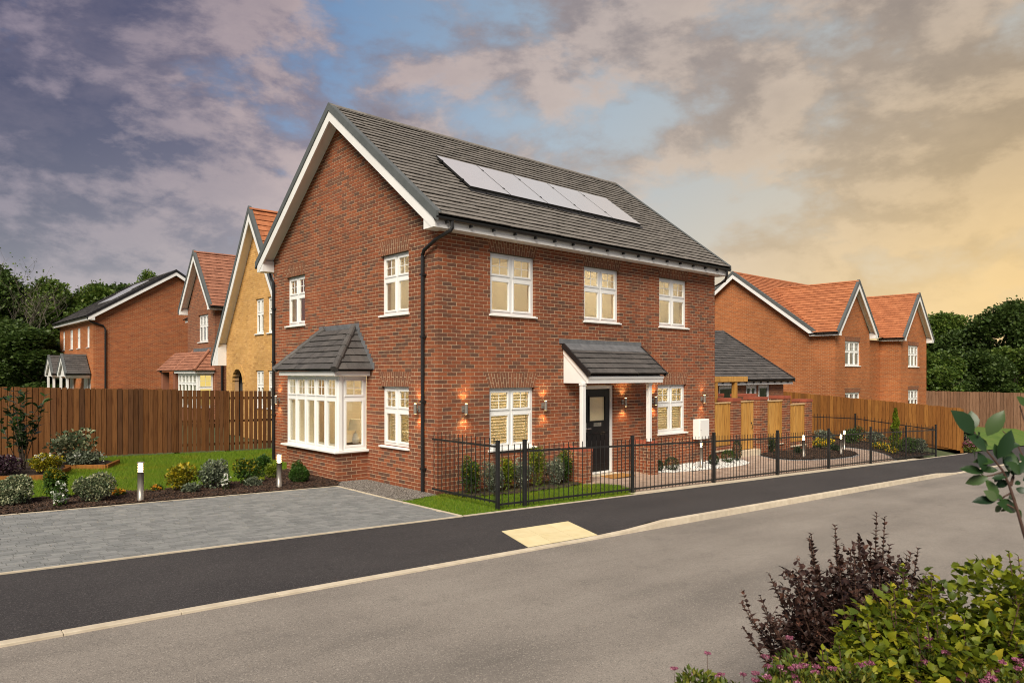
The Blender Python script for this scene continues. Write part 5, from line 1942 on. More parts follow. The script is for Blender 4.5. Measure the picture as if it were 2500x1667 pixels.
zf = lambda x, y: G(x, -1.95)
posts = [0, .622] + [.622 + 2.98 * i for i in range(1, 8)]
t, pt = railing('long black metal railing between the front garden and the pavement', (-.147, -1.9), (24, -1.9), posts, zf, 22)
for i, (a, b) in enumerate(zip(posts[:-1], posts[1:])): bars(t, pt, a + .03, b - .03, zf, 4 if i == 0 else 23)
xe = -.147 + posts[-1]
zs = lambda x, y: G(x, -1.95) + .05
t, pt = railing('short black railing from the house corner to the pavement', (-.147, -.02), (-.147, -1.9), [], zs, 15)
bars(t, pt, .0, 1.85, zs, 15, rail=(.08, 1.01), top=1.145)
zr = lambda x, y: G(x, y) if y < 0 else G(x, 0) - .03
t, pt = railing('black railing running back along the honey fence', (xe, -1.9), (xe, 4), [2.9, 5.6], zr, 20)
bars(t, pt, .03, 2.87, zr, 22)
bars(t, pt, 2.93, 5.57, zr, 22)

# ---- bollard lamps
def bollard_meshes(r, h, key):
    b, g, l = MB(), MB(), MB()
    b.lathe([(r, 0), (r, h - .17)], 20)
    b.lathe([(r + .004, h - .022), (r + .004, h - .004), (r * .9, h)], 20)
    for i in range(3): l.lathe([(r, h - .145 + i * .042), (r + .002, h - .139 + i * .042), (r, h - .133 + i * .042)], 20)
    for k in range(3):
        a = 2.1 * k + .5
        l.tube([(math.cos(a) * r * .93, math.sin(a) * r * .93, h - .172), (math.cos(a) * r * .93, math.sin(a) * r * .93, h - .02)], .004, 5)
    g.lathe([(r * .62, h - .169), (r * .62, h - .023)], 16)
    out = []
    for n, m, mt in (('column', b, M['steel']), ('louvre', l, M['steel']), ('lamp', g, M['glow'])):
        me = m.mesh(n + key, True)
        me.polygons.foreach_set('use_smooth', [abs(p.normal.z) < .5 for p in me.polygons])
        me.materials.append(mt)
        out.append((n, me))
    return out


BA, BB = bollard_meshes(.049, .65, '_wide'), bollard_meshes(.040, .70, '_slim')
for (x, y, ms, h, lab) in ((-4.58, 2.21, BA, .65, 'lit steel bollard lamp standing in the bark bed beside the driveway'), (-2.05, 2.42, BA, .65, 'lit steel bollard lamp by the box ball near the bay window'),
                           (7.96, -.58, BB, .70, 'lit slim bollard lamp in the white pebbles below the meter box'), (13.2, -.78, BB, .70, 'lit slim bollard lamp in the island bed near the end pier'),
                           (15.6, -.88, BB, .66, 'lit slim bollard lamp at the far front of the island bed'), (16.75, -.5, BB, .68, 'lit slim bollard lamp at the tip of the island bed')):
    t = thing('bollard_lamp', lab, 'bollard lamp', (x, y, G(x, y) + .02), 'steel bollard lamps in the garden')
    for n, me in ms: link(n, me, None, t, None, True)

# ---- timber edging of the raised bed
t = thing('raised_bed', 'low zigzag timber edging around the raised bed on the left lawn', 'garden edging', (-5, 7, G(-5, 7)))
for (a, b) in (((-7.5, 6.75), (-5.32, 6.12)), ((-5.30, 6.12), (-4.66, 7.55)), ((-4.70, 7.86), (-3.96, 7.45)), ((-3.95, 7.45), (-3.46, 8.48))):
    a, b = Vector(a), Vector(b)
    d = (b - a).normalized()
    nn = Vector((-d.y, d.x)) * .03
    mb = MB()
    q = [a - nn, b - nn, b + nn, a + nn]
    mb.hexa([(*w, G(*w) - .05) for w in q] + [(*w, G(*w) + .085) for w in q])
    part('plank', mb, M['timber_honey'], t, bevel=.006)
struct('raised_bed_soil', bed([(-7.5, 6.85), (-5.34, 6.24), (-4.75, 7.6), (-4.68, 7.9), (-4.0, 7.56), (-3.6, 8.4), (-4.2, 9.2), (-7.5, 9.2)], .06, .12, .03, 9), M['soil'])

# ================================================================== plants
def leaf_cards(P, A, S, wr=.42, fold=.18, seed=0):
    """folded diamond leaves: position, axis, length"""
    rr = np.random.RandomState(seed)
    n = len(P)
    A = A / np.maximum(1e-6, np.linalg.norm(A, axis=1, keepdims=True))
    rv = rr.normal(size=(n, 3)) * .5 + np.array([0, 0, 1.])
    Sd = np.cross(A, rv)
    Sd /= np.maximum(1e-6, np.linalg.norm(Sd, axis=1, keepdims=True))
    Nn = np.cross(Sd, A)
    S = S[:, None]
    mid = P + A * S * .48
    V = np.stack([P, mid - Sd * S * wr + Nn * S * fold, P + A * S - Nn * S * .1, mid + Sd * S * wr + Nn * S * fold], 1)
    i = np.arange(n) * 4
    F = np.concatenate([np.stack([i, i + 1, i + 2], 1), np.stack([i, i + 2, i + 3], 1)])
    return V.reshape(-1, 3), F


def lobes_cloud(lobes, n, rr, shell=.55, up=.35):
    """points and outward axes over a set of ellipsoids (x,y,z,rx,ry,rz)"""
    L = np.array(lobes, float)
    w = (L[:, 3] * L[:, 4] + L[:, 4] * L[:, 5] + L[:, 3] * L[:, 5])
    k = rr.choice(len(L), n, p=w / w.sum())
    d = rr.normal(size=(n, 3))
    d /= np.linalg.norm(d, axis=1, keepdims=True)
    r = shell + (1 - shell) * np.sqrt(rr.uniform(0, 1, n))
    P = L[k, :3] + d * L[k, 3:6] * r[:, None]
    A = d * .8 + rr.normal(size=(n, 3)) * .55 + np.array([0, 0, up])
    return P, A


def shrub(name, label, x, y, w, h, mat, leaf, n, seed, lobes=7, cat='shrub', dz=0., upright=0., flowers=None, stems=5, wr=.42, shell=.45, group=None, depth=None, thin=1.):
    rr = np.random.RandomState(seed)
    z0 = G(x, y) + dz
    t = thing(name, label, cat, (x, y, z0), group)
    d = depth or w
    ls = []
    for i in range(lobes):
        a = rr.uniform(0, 6.28)
        q = rr.uniform(.15, .55) if lobes > 1 else 0
        hh = rr.uniform(.40, .74) * h if lobes > 1 else h * .52
        rw = w * rr.uniform(.20, .32) if lobes > 1 else w * .5
        rd = d * rr.uniform(.20, .32) if lobes > 1 else d * .5
        ls.append((x + math.cos(a) * w * .5 * q, y + math.sin(a) * d * .5 * q, z0 + hh, rw, rd, (h * rr.uniform(.22, .34) if lobes > 1 else h * .5) * (1 + upright)))
    if lobes > 1: ls.append((x, y, z0 + h * .42, w * .36, d * .36, h * .40))
    P, A = lobes_cloud(ls, n, rr, shell, .3 + upright)
    ok = P[:, 2] > z0 + .01
    P, A = P[ok], A[ok]
    S = leaf * rr.uniform(.6, 1.3, len(P))
    V, F = leaf_cards(P, A, S, wr, seed=seed)
    link('foliage', np_mesh('foliage', V, F), M[mat], t)
    mb = MB()
    for i in range(stems):
        a, q = rr.uniform(0, 6.28), rr.uniform(.1, .32)
        mb.tube([(x, y, z0 - .02), (x + math.cos(a) * w * q * .5, y + math.sin(a) * d * q * .5, z0 + h * .35), (x + math.cos(a) * w * q, y + math.sin(a) * d * q, z0 + h * .72)], [.010, .007, .003], 5)
    part('stem', mb, M['bark'], t)
    if flowers:
        fm, fn, fs, ftop = flowers
        P2, A2 = lobes_cloud(ls, fn * 4, rr, .92, .9)
        ok = P2[:, 2] > z0 + h * ftop
        P2 = P2[ok][:fn]
        if len(P2):
            k = 6
            Pf = np.repeat(P2, k, 0) + rr.normal(0, fs * .25, (len(P2) * k, 3))
            Af = rr.normal(size=(len(Pf), 3)) + np.array([0, 0, .6])
            V, F = leaf_cards(Pf, Af, np.full(len(Pf), fs), .5, seed=seed + 1)
            link('blossom', np_mesh('blossom', V, F), M[fm], t)
    return t


# ---- beds beside the driveway
SG = 'shrubs in the bed along the driveway'
shrub('variegated_shrub', 'cream-edged rounded shrub at the left end of the driveway bed', -6.28, 3.0, 0.722, 0.464, 'leaf_varieg', .036, 5000, 1, group=SG)
shrub('golden_shrub', 'upright shrub with golden top behind the white daisies', -5.66, 3.12, 0.458, 0.619, 'leaf_green', .038, 2600, 2, 6, group=SG, flowers=('leaf_gold', 130, .03, .62))
shrub('white_daisies', 'clump of white flowers in front of the golden-topped shrub', -5.70, 2.36, 0.264, 0.396, 'leaf_green', .04, 380, 3, 4, cat='flowers', upright=.5, flowers=('flower_white', 60, .034, .2))
shrub('variegated_shrub', 'round cream-speckled shrub left of the steel bollard in the bark bed', -5.22, 2.55, 0.634, 0.499, 'leaf_varieg', .034, 5200, 4, group=SG)
shrub('orange_flowers', 'low orange flowers next to the round cream-speckled shrub', -4.72, 3.0, 0.299, 0.129, 'leaf_green', .035, 260, 5, 4, cat='flowers', flowers=('flower_orange', 40, .034, .35))
shrub('orange_flowers', 'low orange flowers just right of the driveway bollard', -4.02, 3.25, 0.246, 0.120, 'leaf_green', .035, 200, 6, 3, cat='flowers', flowers=('flower_orange', 26, .034, .35))
shrub('golden_shrub', 'spiky yellow-green shrub right of the orange flowers', -3.70, 3.0, 0.704, 0.550, 'leaf_gold', .055, 1300, 7, 9, group=SG, upright=.25, shell=.2)
shrub('grey_shrub', 'low grey-green tuft in front of the spiky yellow shrub', -3.62, 2.68, 0.370, 0.189, 'leaf_silver', .045, 700, 8, 4, group=SG, wr=.2)
shrub('silver_shrub', 'silvery shrub in the middle of the driveway bed', -3.12, 2.95, 0.581, 0.516, 'leaf_silver', .042, 2600, 9, 8, group=SG, upright=.2)
shrub('white_flowers', 'slim white flower spikes in front of the silvery shrub', -3.02, 2.62, 0.194, 0.310, 'leaf_green', .035, 200, 10, 3, cat='flowers', upright=.6, flowers=('flower_white', 34, .03, .2))
shrub('golden_shrub', 'golden tipped green shrub between the silvery shrub and the bay bollard', -2.36, 3.2, 0.546, 0.499, 'leaf_green', .042, 1900, 11, 8, group=SG, upright=.2, flowers=('leaf_gold', 110, .034, .5))
shrub('grey_shrub', 'low grey-green tuft left of the bay bollard', -2.42, 2.85, 0.387, 0.189, 'leaf_silver', .045, 700, 12, 4, group=SG, wr=.2)
shrub('green_shrub', 'fresh green shrub at the lawn edge behind the bay bollard', -1.62, 4.35, 0.546, 0.447, 'leaf_box', .032, 2600, 13, 7, group=SG)
shrub('green_shrub', 'small yellow-green shrub just behind the bay bollard', -1.62, 3.75, 0.370, 0.327, 'leaf_conifer', .028, 1700, 14, 5, group=SG)
shrub('box_ball', 'round clipped box ball at the corner of the bay window', -1.42, 2.88, 0.405, 0.310, 'leaf_box', .024, 3600, 15, 1, group=SG, shell=.75)
shrub('green_shrub', 'bright green shrub between the box ball and the bay wall', -1.12, 3.55, 0.440, 0.396, 'leaf_box', .03, 2200, 16, 6, group=SG)
# ---- raised bed
shrub('leafy_shrub', 'broad grey-leaved shrub in the raised bed against the fence', -4.50, 8.35, 1.15, .92, 'leaf_varieg', .10, 620, 17, 8, dz=.05, shell=.3)
shrub('ground_cover', 'low dark mat of leaves with white flowers inside the timber edging', -4.28, 8.0, 1.2, .34, 'leaf_silver', .05, 1700, 18, 8, dz=.03, cat='ground cover', flowers=('flower_white', 16, .03, .4), depth=.7)
shrub('yellow_flowers', 'bright yellow shrub with white blossom at the raised bed corner', -5.22, 6.7, .72, .42, 'leaf_gold', .05, 1300, 19, 7, dz=.05, cat='flowers', flowers=('flower_white', 20, .04, .7))
shrub('plum_plant', 'dark plum-leaved plants in the middle of the raised bed', -5.95, 6.85, .95, .40, 'leaf_plum', .055, 1100, 20, 7, dz=.05, flowers=('flower_white', 10, .035, .5))
shrub('yellow_flowers', 'yellow-leaved plant at the left edge by the raised bed', -6.55, 6.65, .5, .48, 'leaf_gold', .05, 800, 21, 5, dz=.05, cat='flowers')
# ---- front of the house
HG = 'shrubs along the front wall inside the railing'
for i, (x, y, w, h, m, lf, lab) in enumerate(((.52, -.36, .48, .66, 'leaf_green', .036, 'green shrub with yellow tips nearest the house corner'), (.98, -.50, .56, .66, 'leaf_silver', .034, 'silvery shrub second from the house corner'),
        (1.36, -.42, .40, .66, 'leaf_conifer', .034, 'yellow shrub under the left front window'), (1.72, -.45, .52, .58, 'leaf_silver', .034, 'silvery shrub under the middle of the left front window'),
        (2.14, -.45, .44, .80, 'leaf_conifer', .034, 'tallest yellow-green shrub below the left front window'), (2.62, -.48, .56, .56, 'leaf_silver', .034, 'silver-green shrub left of the porch wall shrub'), (3.06, -.40, .46, .74, 'leaf_green', .036, 'green shrub against the brick porch wall'))):
    shrub('border_shrub', lab, x, y, w, h, m, lf, 1900, 30 + i, 7, group=HG, upright=.2, flowers=('leaf_gold', 60, .026, .55) if m in ('leaf_green', 'leaf_conifer') else None)
for i, (x, y, w, h, lab) in enumerate(((6.42, -.36, .24, .26, 'small box ball against the right porch wall'), (6.86, -.44, .36, .32, 'larger box ball second from the porch in the pebbles'), (8.78, -.42, .28, .28, 'box ball in the pebbles below the meter box'), (9.55, -.38, .36, .34, 'box ball at the house corner in the pebbles'), (10.12, -.33, .26, .58, 'slim upright box bush at the end of the pebbles'))):
    shrub('box_ball', lab, x, y, w, h, 'leaf_dark' if i != 3 else 'leaf_box', .022, 1500, 40 + i, 1, group='clipped box plants in the white pebbles', shell=.7)
# ---- island and border beds
for i, (nm, x, y, w, h, m, lf, n, fl, lab) in enumerate((
        ('upright_bush', 12.55, -.10, .30, .55, 'leaf_dark', .028, 1300, None, 'slim dark bush in front of the screen panel right of the gate'),
        ('low_bush', 13.7, -.35, .34, .24, 'leaf_dark', .03, 700, None, 'little dark bush beside the island bed bollard'),
        ('yellow_flowers', 15.75, -.08, .62, .36, 'leaf_green', .04, 700, ('flower_yellow', 110, .04, .4), 'mound of yellow flowers by the end pier'),
        ('yellow_flowers', 16.9, .10, .50, .34, 'leaf_green', .04, 600, ('flower_yellow', 60, .042, .4), 'yellow flowers behind the island bed tip'),
        ('low_bush', 16.1, -.45, .40, .26, 'leaf_dark', .04, 600, None, 'dark low bush between the yellow flowers and the bollards'),
        ('green_shrub', 16.9, 1.5, .8, .75, 'leaf_dark', .05, 1300, None, 'dark green shrub behind the end pier'),
        ('green_shrub', 18.1, .75, .8, .55, 'leaf_silver', .05, 1300, None, 'grey-green shrub left of the fence-side bed'),
        ('green_shrub', 19.4, .4, .85, .55, 'leaf_green', .05, 1400, None, 'green shrub in the middle of the border bed'),
        ('green_shrub', 20.5, -.15, .95, .55, 'leaf_silver', .05, 1500, None, 'silvery shrub left of the slim conifer'),
        ('yellow_flowers', 19.15, -.85, .75, .30, 'leaf_green', .045, 700, ('flower_yellow', 90, .045, .35), 'yellow flowers at the path edge of the border bed'),
        ('yellow_flowers', 18.9, -1.3, .5, .25, 'leaf_green', .045, 450, ('flower_yellow', 50, .045, .35), 'yellow flowers nearest the railing in the border bed'),
        ('green_shrub', 20.0, -1.35, .9, .62, 'leaf_green', .05, 1500, None, 'green shrub at the foot of the slim conifer'),
        ('green_shrub', 20.9, -1.45, .9, .55, 'leaf_silver', .05, 1500, None, 'pale shrub in the railing corner of the border bed'),
        ('green_shrub', 20.9, .9, 1.0, .62, 'leaf_dark', .05, 1500, None, 'dark shrub by the railing along the honey fence'))):
    shrub(nm, lab, x, y, w, h, m, lf, n, 50 + i, 6, cat='flowers' if fl else 'shrub', flowers=fl, group='plants in the curved beds')
rr = np.random.RandomState(71)
t = thing('slim_conifer', 'slim yellow-green conifer beside the black railing', 'conifer', (19.95, -1.0, G(19.95, -1.0)))
n = 2600
u = rr.uniform(0, 1, n)
a = rr.uniform(0, 6.28, n)
rad = .20 * (1 - u) ** .7 * np.sqrt(rr.uniform(.3, 1, n)) * (1 + .35 * np.sin(u * 23 + a))
P = np.stack([19.95 + np.cos(a) * rad, -1.0 + np.sin(a) * rad, G(19.95, -1.0) + .04 + u * 1.5], 1)
A = np.stack([np.cos(a) * .5, np.sin(a) * .5, np.full(n, 1.)], 1) + rr.normal(0, .2, (n, 3))
V, F = leaf_cards(P, A, rr.uniform(.04, .09, n), .25, seed=71)
link('foliage', np_mesh('foliage', V, F), M['leaf_conifer'], t)
mb = MB()
mb.tube([(19.95, -1.0, G(19.95, -1) - .02), (19.95, -1.0, G(19.95, -1) + 1.2)], [.02, .006], 6)
part('trunk', mb, M['bark'], t)
shrub('pink_spirea', 'pink-flowered bush at the end of the honey fence', 24.9, -2.02, .75, .55, 'leaf_spirea', .05, 900, 72, 6, flowers=('flower_pink', 90, .05, .45))
shrub('dark_bush', 'tall dark leafy bush behind the pink bush at the fence end', 26.3, -1.4, .9, 1.25, 'leaf_plum', .07, 1400, 73, 7)

# ---- young tree with large leaves on the left lawn
def oriented(a, up, p, s):
    a = Vector(a).normalized()
    z = (Vector(up) - a * Vector(up).dot(a))
    z = z.normalized() if z.length > 1e-4 else a.orthogonal().normalized()
    y = z.cross(a)
    return Matrix(((a.x * s, y.x * s, z.x * s, p[0]), (a.y * s, y.y * s, z.y * s, p[1]), (a.z * s, y.z * s, z.z * s, p[2]), (0, 0, 0, 1)))


def leaf_unit(name, st, fold=.25, droop=.18, mat=None, serr=0.):
    """leaf of length 1 along +X from stations (t, half width)"""
    V, F = [], []
    for i, (t_, w) in enumerate(st):
        z = -droop * t_ * t_
        V += [(t_ - serr * (i % 2) * .3, w, z + fold * w), (t_, 0, z), (t_ - serr * (i % 2) * .3, -w, z + fold * w)]
    for i in range(len(st) - 1):
        b = i * 3
        F += [(b, b + 1, b + 4, b + 3), (b + 1, b + 2, b + 5, b + 4)]
    me = bpy.data.meshes.new(name)
    me.from_pydata(V, [], F)
    me.polygons.foreach_set('use_smooth', [True] * len(F))
    me.update()
    if mat: me.materials.append(mat)
    return me, np.array(V), np.array(F)


def emit_leaves(parent, unit, mats, n_single, mat, name='foliage'):
    """largest leaves become objects, the rest one mass"""
    me, V0, F0 = unit
    order = sorted(range(len(mats)), key=lambda i: -pxsize(mats[i].translation) * mats[i].to_scale().x)
    for i in order[:n_single]:
        o = link('leaf', me, None, parent)
        if parent.name in ROOT: o.matrix_parent_inverse = Matrix.Translation(-ROOT[parent.name])
        o.matrix_basis = mats[i]
    rest = order[n_single:]
    if rest:
        A = np.array([[list(r) for r in mats[i]] for i in rest])
        V = np.einsum('nij,vj->nvi', A[:, :3, :3], V0) + A[:, None, :3, 3]
        F = (F0[None] + (np.arange(len(rest)) * len(V0))[:, None, None]).reshape(-1, 4)
        link(name, np_mesh(name, V.reshape(-1, 3), F, True), mat, parent, 'stuff')


OVATE = [(0, .012), (.12, .11), (.3, .22), (.52, .255), (.74, .19), (.9, .08), (1, .0)]
LOBED = [(0, .02), (.08, .17), (.2, .27), (.30, .40), (.38, .33), (.5, .30), (.60, .33), (.68, .22), (.84, .12), (1, .0)]
SERR = [(0, .02), (.1, .16), (.22, .30), (.36, .35), (.5, .30), (.64, .24), (.8, .13), (1, .0)]
U_GLOSS = leaf_unit('glossy_leaf', OVATE, .22, .22, M['leaf_glossy'])
U_LOBED = leaf_unit('lobed_leaf', LOBED, .25, .30, M['leaf_lime'], .12)
U_PURP = leaf_unit('purple_leaf', SERR, .40, .30, M['leaf_purple'], .12)
U_SPIR = leaf_unit('spirea_leaf', [(0, .01), (.25, .14), (.55, .16), (.8, .09), (1, 0)], .25, .25, M['leaf_spirea'])

rg = random.Random(91)
bx_, by_ = -5.55, 7.45
z0 = G(bx_, by_)
t = thing('young_laurel', 'tall thin-stemmed shrub with large pointed leaves in the raised bed', 'shrub', (bx_, by_, z0))
mb, mats = MB(), []
for i in range(13):
    a, tl = rg.uniform(0, 6.28), rg.uniform(.05, .48)
    L = rg.uniform(1.15, 1.95)
    p = Vector((bx_ + rg.uniform(-.05, .05), by_, z0 + .05))
    d = Vector((math.cos(a) * tl, math.sin(a) * tl, 1)).normalized()
    pts = [p.copy()]
    for k in range(9):
        d = (d + Vector((rg.uniform(-.1, .1), rg.uniform(-.1, .1), .03))).normalized()
        p = p + d * L / 9
        pts.append(p.copy())
        if k > 1:
            for q in range(3):
                b = rg.uniform(0, 6.28)
                mats.append(oriented((math.cos(b), math.sin(b), rg.uniform(.1, 1.3)), (rg.uniform(-.4, .4), rg.uniform(-.4, .4), 1), p + Vector((0, 0, rg.uniform(-.06, .06))), rg.uniform(.12, .21)))
    mb.tube(pts, [.011 - .0009 * k for k in range(10)], 5)
part('stem', mb, M['bark'], t)
emit_leaves(t, U_GLOSS, mats, 120, M['leaf_glossy'])

# ---- foreground: purple ninebark, lime ninebark, spirea, glossy branch
def stem_plant(base, rng, n_stem, spread, hgt, twig_n, twig_len, leaf, leaf_step, az=None, leader=.25, bias=(0, 0)):
    """upright branching shrub; returns stems (points, radii) and leaf matrices"""
    stems, mats, tips = [], [], []
    for i in range(n_stem):
        a = rng.uniform(0, 6.28)
        s = spread * math.sqrt(rng.uniform(.02, 1))
        h = hgt * (1 - .30 * (s / spread) ** 2) * rng.uniform(.80, 1.03)
        end = Vector((base[0] + math.cos(a) * s + bias[0] * h, base[1] + math.sin(a) * s + bias[1] * h, base[2] + h))
        b0 = Vector(base) + Vector((math.cos(a), math.sin(a), 0)) * rng.uniform(0, .07)
        mid = b0.lerp(end, .5) + Vector((math.cos(a), math.sin(a), 0)) * s * .12 + Vector((rng.uniform(-.04, .04), rng.uniform(-.04, .04), 0))
        pts = []
        for k in range(11):
            f = k / 10
            pts.append(b0 * (1 - f) ** 2 + mid * 2 * f * (1 - f) + end * f * f)
        stems.append((pts, [.0075 * (1 - .8 * k / 10) + .0009 for k in range(11)]))

        def leaves_on(q, d0, step, sc=1.):
            L = sum((q[k + 1] - q[k]).length for k in range(len(q) - 1))
            m = max(2, int(L / step))
            tw = rng.uniform(0, 3)
            for j in range(m + 1):
                f = j / m * (len(q) - 1)
                k = min(int(f), len(q) - 2)
                p = q[k].lerp(q[k + 1], f - k)
                dr = (q[k + 1] - q[k]).normalized()
                tw += 2.4
                pr = Vector((math.cos(tw), math.sin(tw), .15))
                pr = (pr - dr * pr.dot(dr) * .6).normalized()
                tipf = j / m
                for sg in (1, -1) if rng.random() < .55 else (1,):
                    ax = pr * sg + dr * (.45 + .9 * tipf) + Vector((0, 0, rng.uniform(-.25, .2)))
                    mats.append(oriented(ax, (rng.uniform(-.3, .3), rng.uniform(-.3, .3), 1), p, leaf * sc * rng.uniform(.65, 1.2) * (1 - .45 * tipf)))
        # twigs
        for k in range(twig_n):
            f = rng.uniform(.22, 1 - leader)
            p = pts[int(f * 10)]
            b = rng.uniform(0, 6.28)
            dr = Vector((math.cos(b), math.sin(b), rng.uniform(.35, 1.3))).normalized()
            L = twig_len * rng.uniform(.6, 1.3)
            q = [p.copy()]
            for c in range(4):
                dr = (dr + Vector((0, 0, .12))).normalized()
                q.append(q[-1] + dr * L / 4)
            stems.append((q, [.003, .0026, .0022, .0016, .001]))
            leaves_on(q, dr, leaf_step)
            tips.append(q[-1])
        leaves_on(pts[5:], None, leaf_step * .8)
    return stems, mats, tips


def cloud_leaves(lob, n, rr, shell, s0, s1):
    P, A = lobes_cloud(lob, n, rr, shell, .1)
    return [oriented(a, (rr.normal() * .45, rr.normal() * .45, 1.), p, rr.uniform(s0, s1)) for p, a in zip(P, A)]


def stems_mesh(stems, n=5):
    mb = MB()
    for p, r in stems: mb.tube(p, r, n)
    return mb


def on_verge(x, y): return G(x, -2.1) + .02


# purple
rng = random.Random(5)
bx_, by_ = -3.62, -9.20
t = thing('purple_shrub', 'dark purple-leaved shrub in front of the road with reddish seed heads', 'shrub', (bx_, by_, on_verge(bx_, by_)))
st, mats, tips = stem_plant((bx_, by_, on_verge(bx_, by_)), rng, 40, .47, 1.36, 13, .19, .054, .027, leader=.24, bias=(-.03, .03))
st2, m2, t2 = stem_plant((bx_ - .10, by_ + .09, on_verge(bx_, by_)), rng, 16, .40, .96, 17, .18, .052, .027, leader=.18, bias=(-.24, .22))
st, mats, tips = st + st2, mats + m2, tips + t2
part('stem', stems_mesh(st), M['twig_red'], t)
emit_leaves(t, U_PURP, mats, 260, M['leaf_purple'])
rr = np.random.RandomState(18)
zb_ = on_verge(bx_, by_)
lob = []
for r_, z_, q, qz in ((-.36, 1.02, .15, .15), (-.20, .95, .19, .19), (0., 1.08, .20, .22), (.20, 1.02, .19, .2), (.38, .98, .12, .10), (-.10, .72, .24, .2), (.15, .70, .22, .2), (-.33, .78, .17, .15), (0., .45, .2, .2)):
    c_ = Vector((bx_, by_, 0)) + RGT * r_
    lob.append((c_.x, c_.y, z_, q, q, qz))
emit_leaves(t, U_PURP, cloud_leaves(lob, 2600, rr, .25, .026, .048), 0, M['leaf_purple'])
Pt_ = lobes_cloud(lob, 110, rr, .95, .3)[0]
tips = tips + [Vector(q) for q in Pt_]
hd = rng.sample(tips, min(300, len(tips)))
rr = np.random.RandomState(8)
Pf = np.repeat(np.array([list(p) for p in hd]), 26, 0) + rr.normal(0, .0075, (len(hd) * 26, 3))
V, F = leaf_cards(Pf, rr.normal(size=Pf.shape), np.full(len(Pf), .009), .5, seed=3)
link('seed_heads', np_mesh('seed_heads', V, F), M['seed_head'], t, 'stuff')

# lime
lime = []
for k, (x, y, n, sp, h, lab) in enumerate(((-4.30, -9.86, 30, .46, 1.26, 'lime yellow leafy shrub beside the purple shrub'), (-3.90, -10.25, 30, .48, 1.36, 'lime green leafy shrub at the right picture edge'), (-4.62, -9.60, 14, .28, .95, 'lower lime shrub in front of the purple shrub stems'))):
    rng = random.Random(20 + k)
    b = (x, y, on_verge(x, y))
    t = thing('lime_shrub', lab, 'shrub', b, 'lime leaved shrubs on the verge')
    st, mats, tips = stem_plant(b, rng, n, sp, h, 16, .20, .060, .031, leader=.16)
    part('stem', stems_mesh(st), M['twig_red'], t)
    emit_leaves(t, U_LOBED, mats, 130, M['leaf_lime'])
    rr = np.random.RandomState(60 + k)
    lob = []
    for i in range(14):
        a_, q = rng.uniform(0, 6.28), sp * math.sqrt(rng.uniform(0, 1)) * .85
        lob.append((x + math.cos(a_) * q, y + math.sin(a_) * q, b[2] + h * rng.uniform(.35, .80), sp * .34, sp * .34, h * .13))
    emit_leaves(t, U_LOBED, cloud_leaves(lob, 3600, rr, .40, .030, .060), 0, M['leaf_lime'])


# spirea
def spirea(x, y, h, sp, n, lab, seed, pink=1.):
    rng = random.Random(seed)
    b = (x, y, on_verge(x, y))
    t = thing('spirea_bush', lab, 'flowering bush', b, 'pink spireas on the verge')
    rr = np.random.RandomState(seed)
    z0 = b[2]
    lob = [(x, y, z0 + h * .45, sp * .8, sp * .8, h * .46)]
    for i in range(9):
        a_, q = rng.uniform(0, 6.28), sp * rng.uniform(.3, .8)
        lob.append((x + math.cos(a_) * q, y + math.sin(a_) * q, z0 + h * rng.uniform(.62, .84), sp * .32, sp * .32, h * .13))
    P, A = lobes_cloud(lob, 6500, rr, .55, .5)
    V, F = leaf_cards(P, A, rr.uniform(.018, .04, len(P)), .26, seed=seed)
    link('foliage', np_mesh('foliage', V, F), M['leaf_spirea'], t, 'stuff')
    mb = MB()
    P = []
    ends, _ = lobes_cloud(lob[1:], 400, rr, .97, .3)
    ends = [e for e in ends if e[2] > z0 + h * .60][:int(105 * pink)]
    for e in ends:
        q = Vector(e)
        top = q + Vector((rng.uniform(-.02, .02), rng.uniform(-.02, .02), rng.uniform(.015, .06 + .05 * (1 - pink))))
        mb.tube([q - Vector((0, 0, .08)), top], [.0016, .001], 4)
        m = 70
        rad = rng.uniform(.013, .024)
        r, a_ = rad * np.sqrt(rr.uniform(0, 1, m)), rr.uniform(0, 6.28, m)
        P.append(np.stack([top.x + r * np.cos(a_), top.y + r * np.sin(a_), top.z + .006 - 9 * r * r + rr.normal(0, .002, m)], 1))
    for i in range(n):
        a_ = rng.uniform(0, 6.28)
        mb.tube([(x, y, z0), (x + math.cos(a_) * sp * .4, y + math.sin(a_) * sp * .4, z0 + h * .4), (x + math.cos(a_) * sp * .7, y + math.sin(a_) * sp * .7, z0 + h * .75)], [.004, .003, .0015], 4)
    part('stem', mb, M['twig_red'], t)
    P = np.concatenate(P)
    V, F = leaf_cards(P, rr.normal(size=P.shape) * .5 + np.array([0, 0, 1.]), np.full(len(P), .0075), .55, seed=seed)
    link('blossom', np_mesh('blossom', V, F), M['flower_pink'], t, 'stuff')


spirea(-5.48, -9.13, .77, .27, 20, 'low green spirea with hardly any pink at the road edge', 35, .2)
spirea(-5.25, -9.32, .84, .30, 26, 'green spirea with few pink heads left of the purple shrub', 31, .35)
spirea(-5.02, -9.50, .90, .30, 30, 'pink-flowered spirea below the purple shrub', 32, 1.)
spirea(-4.55, -10.08, .98, .30, 32, 'pink-flowered spirea in the bottom right corner', 33, 1.)
spirea(-4.22, -10.46, 1.02, .28, 26, 'pink spirea below the glossy branch at the right edge', 34, .9)

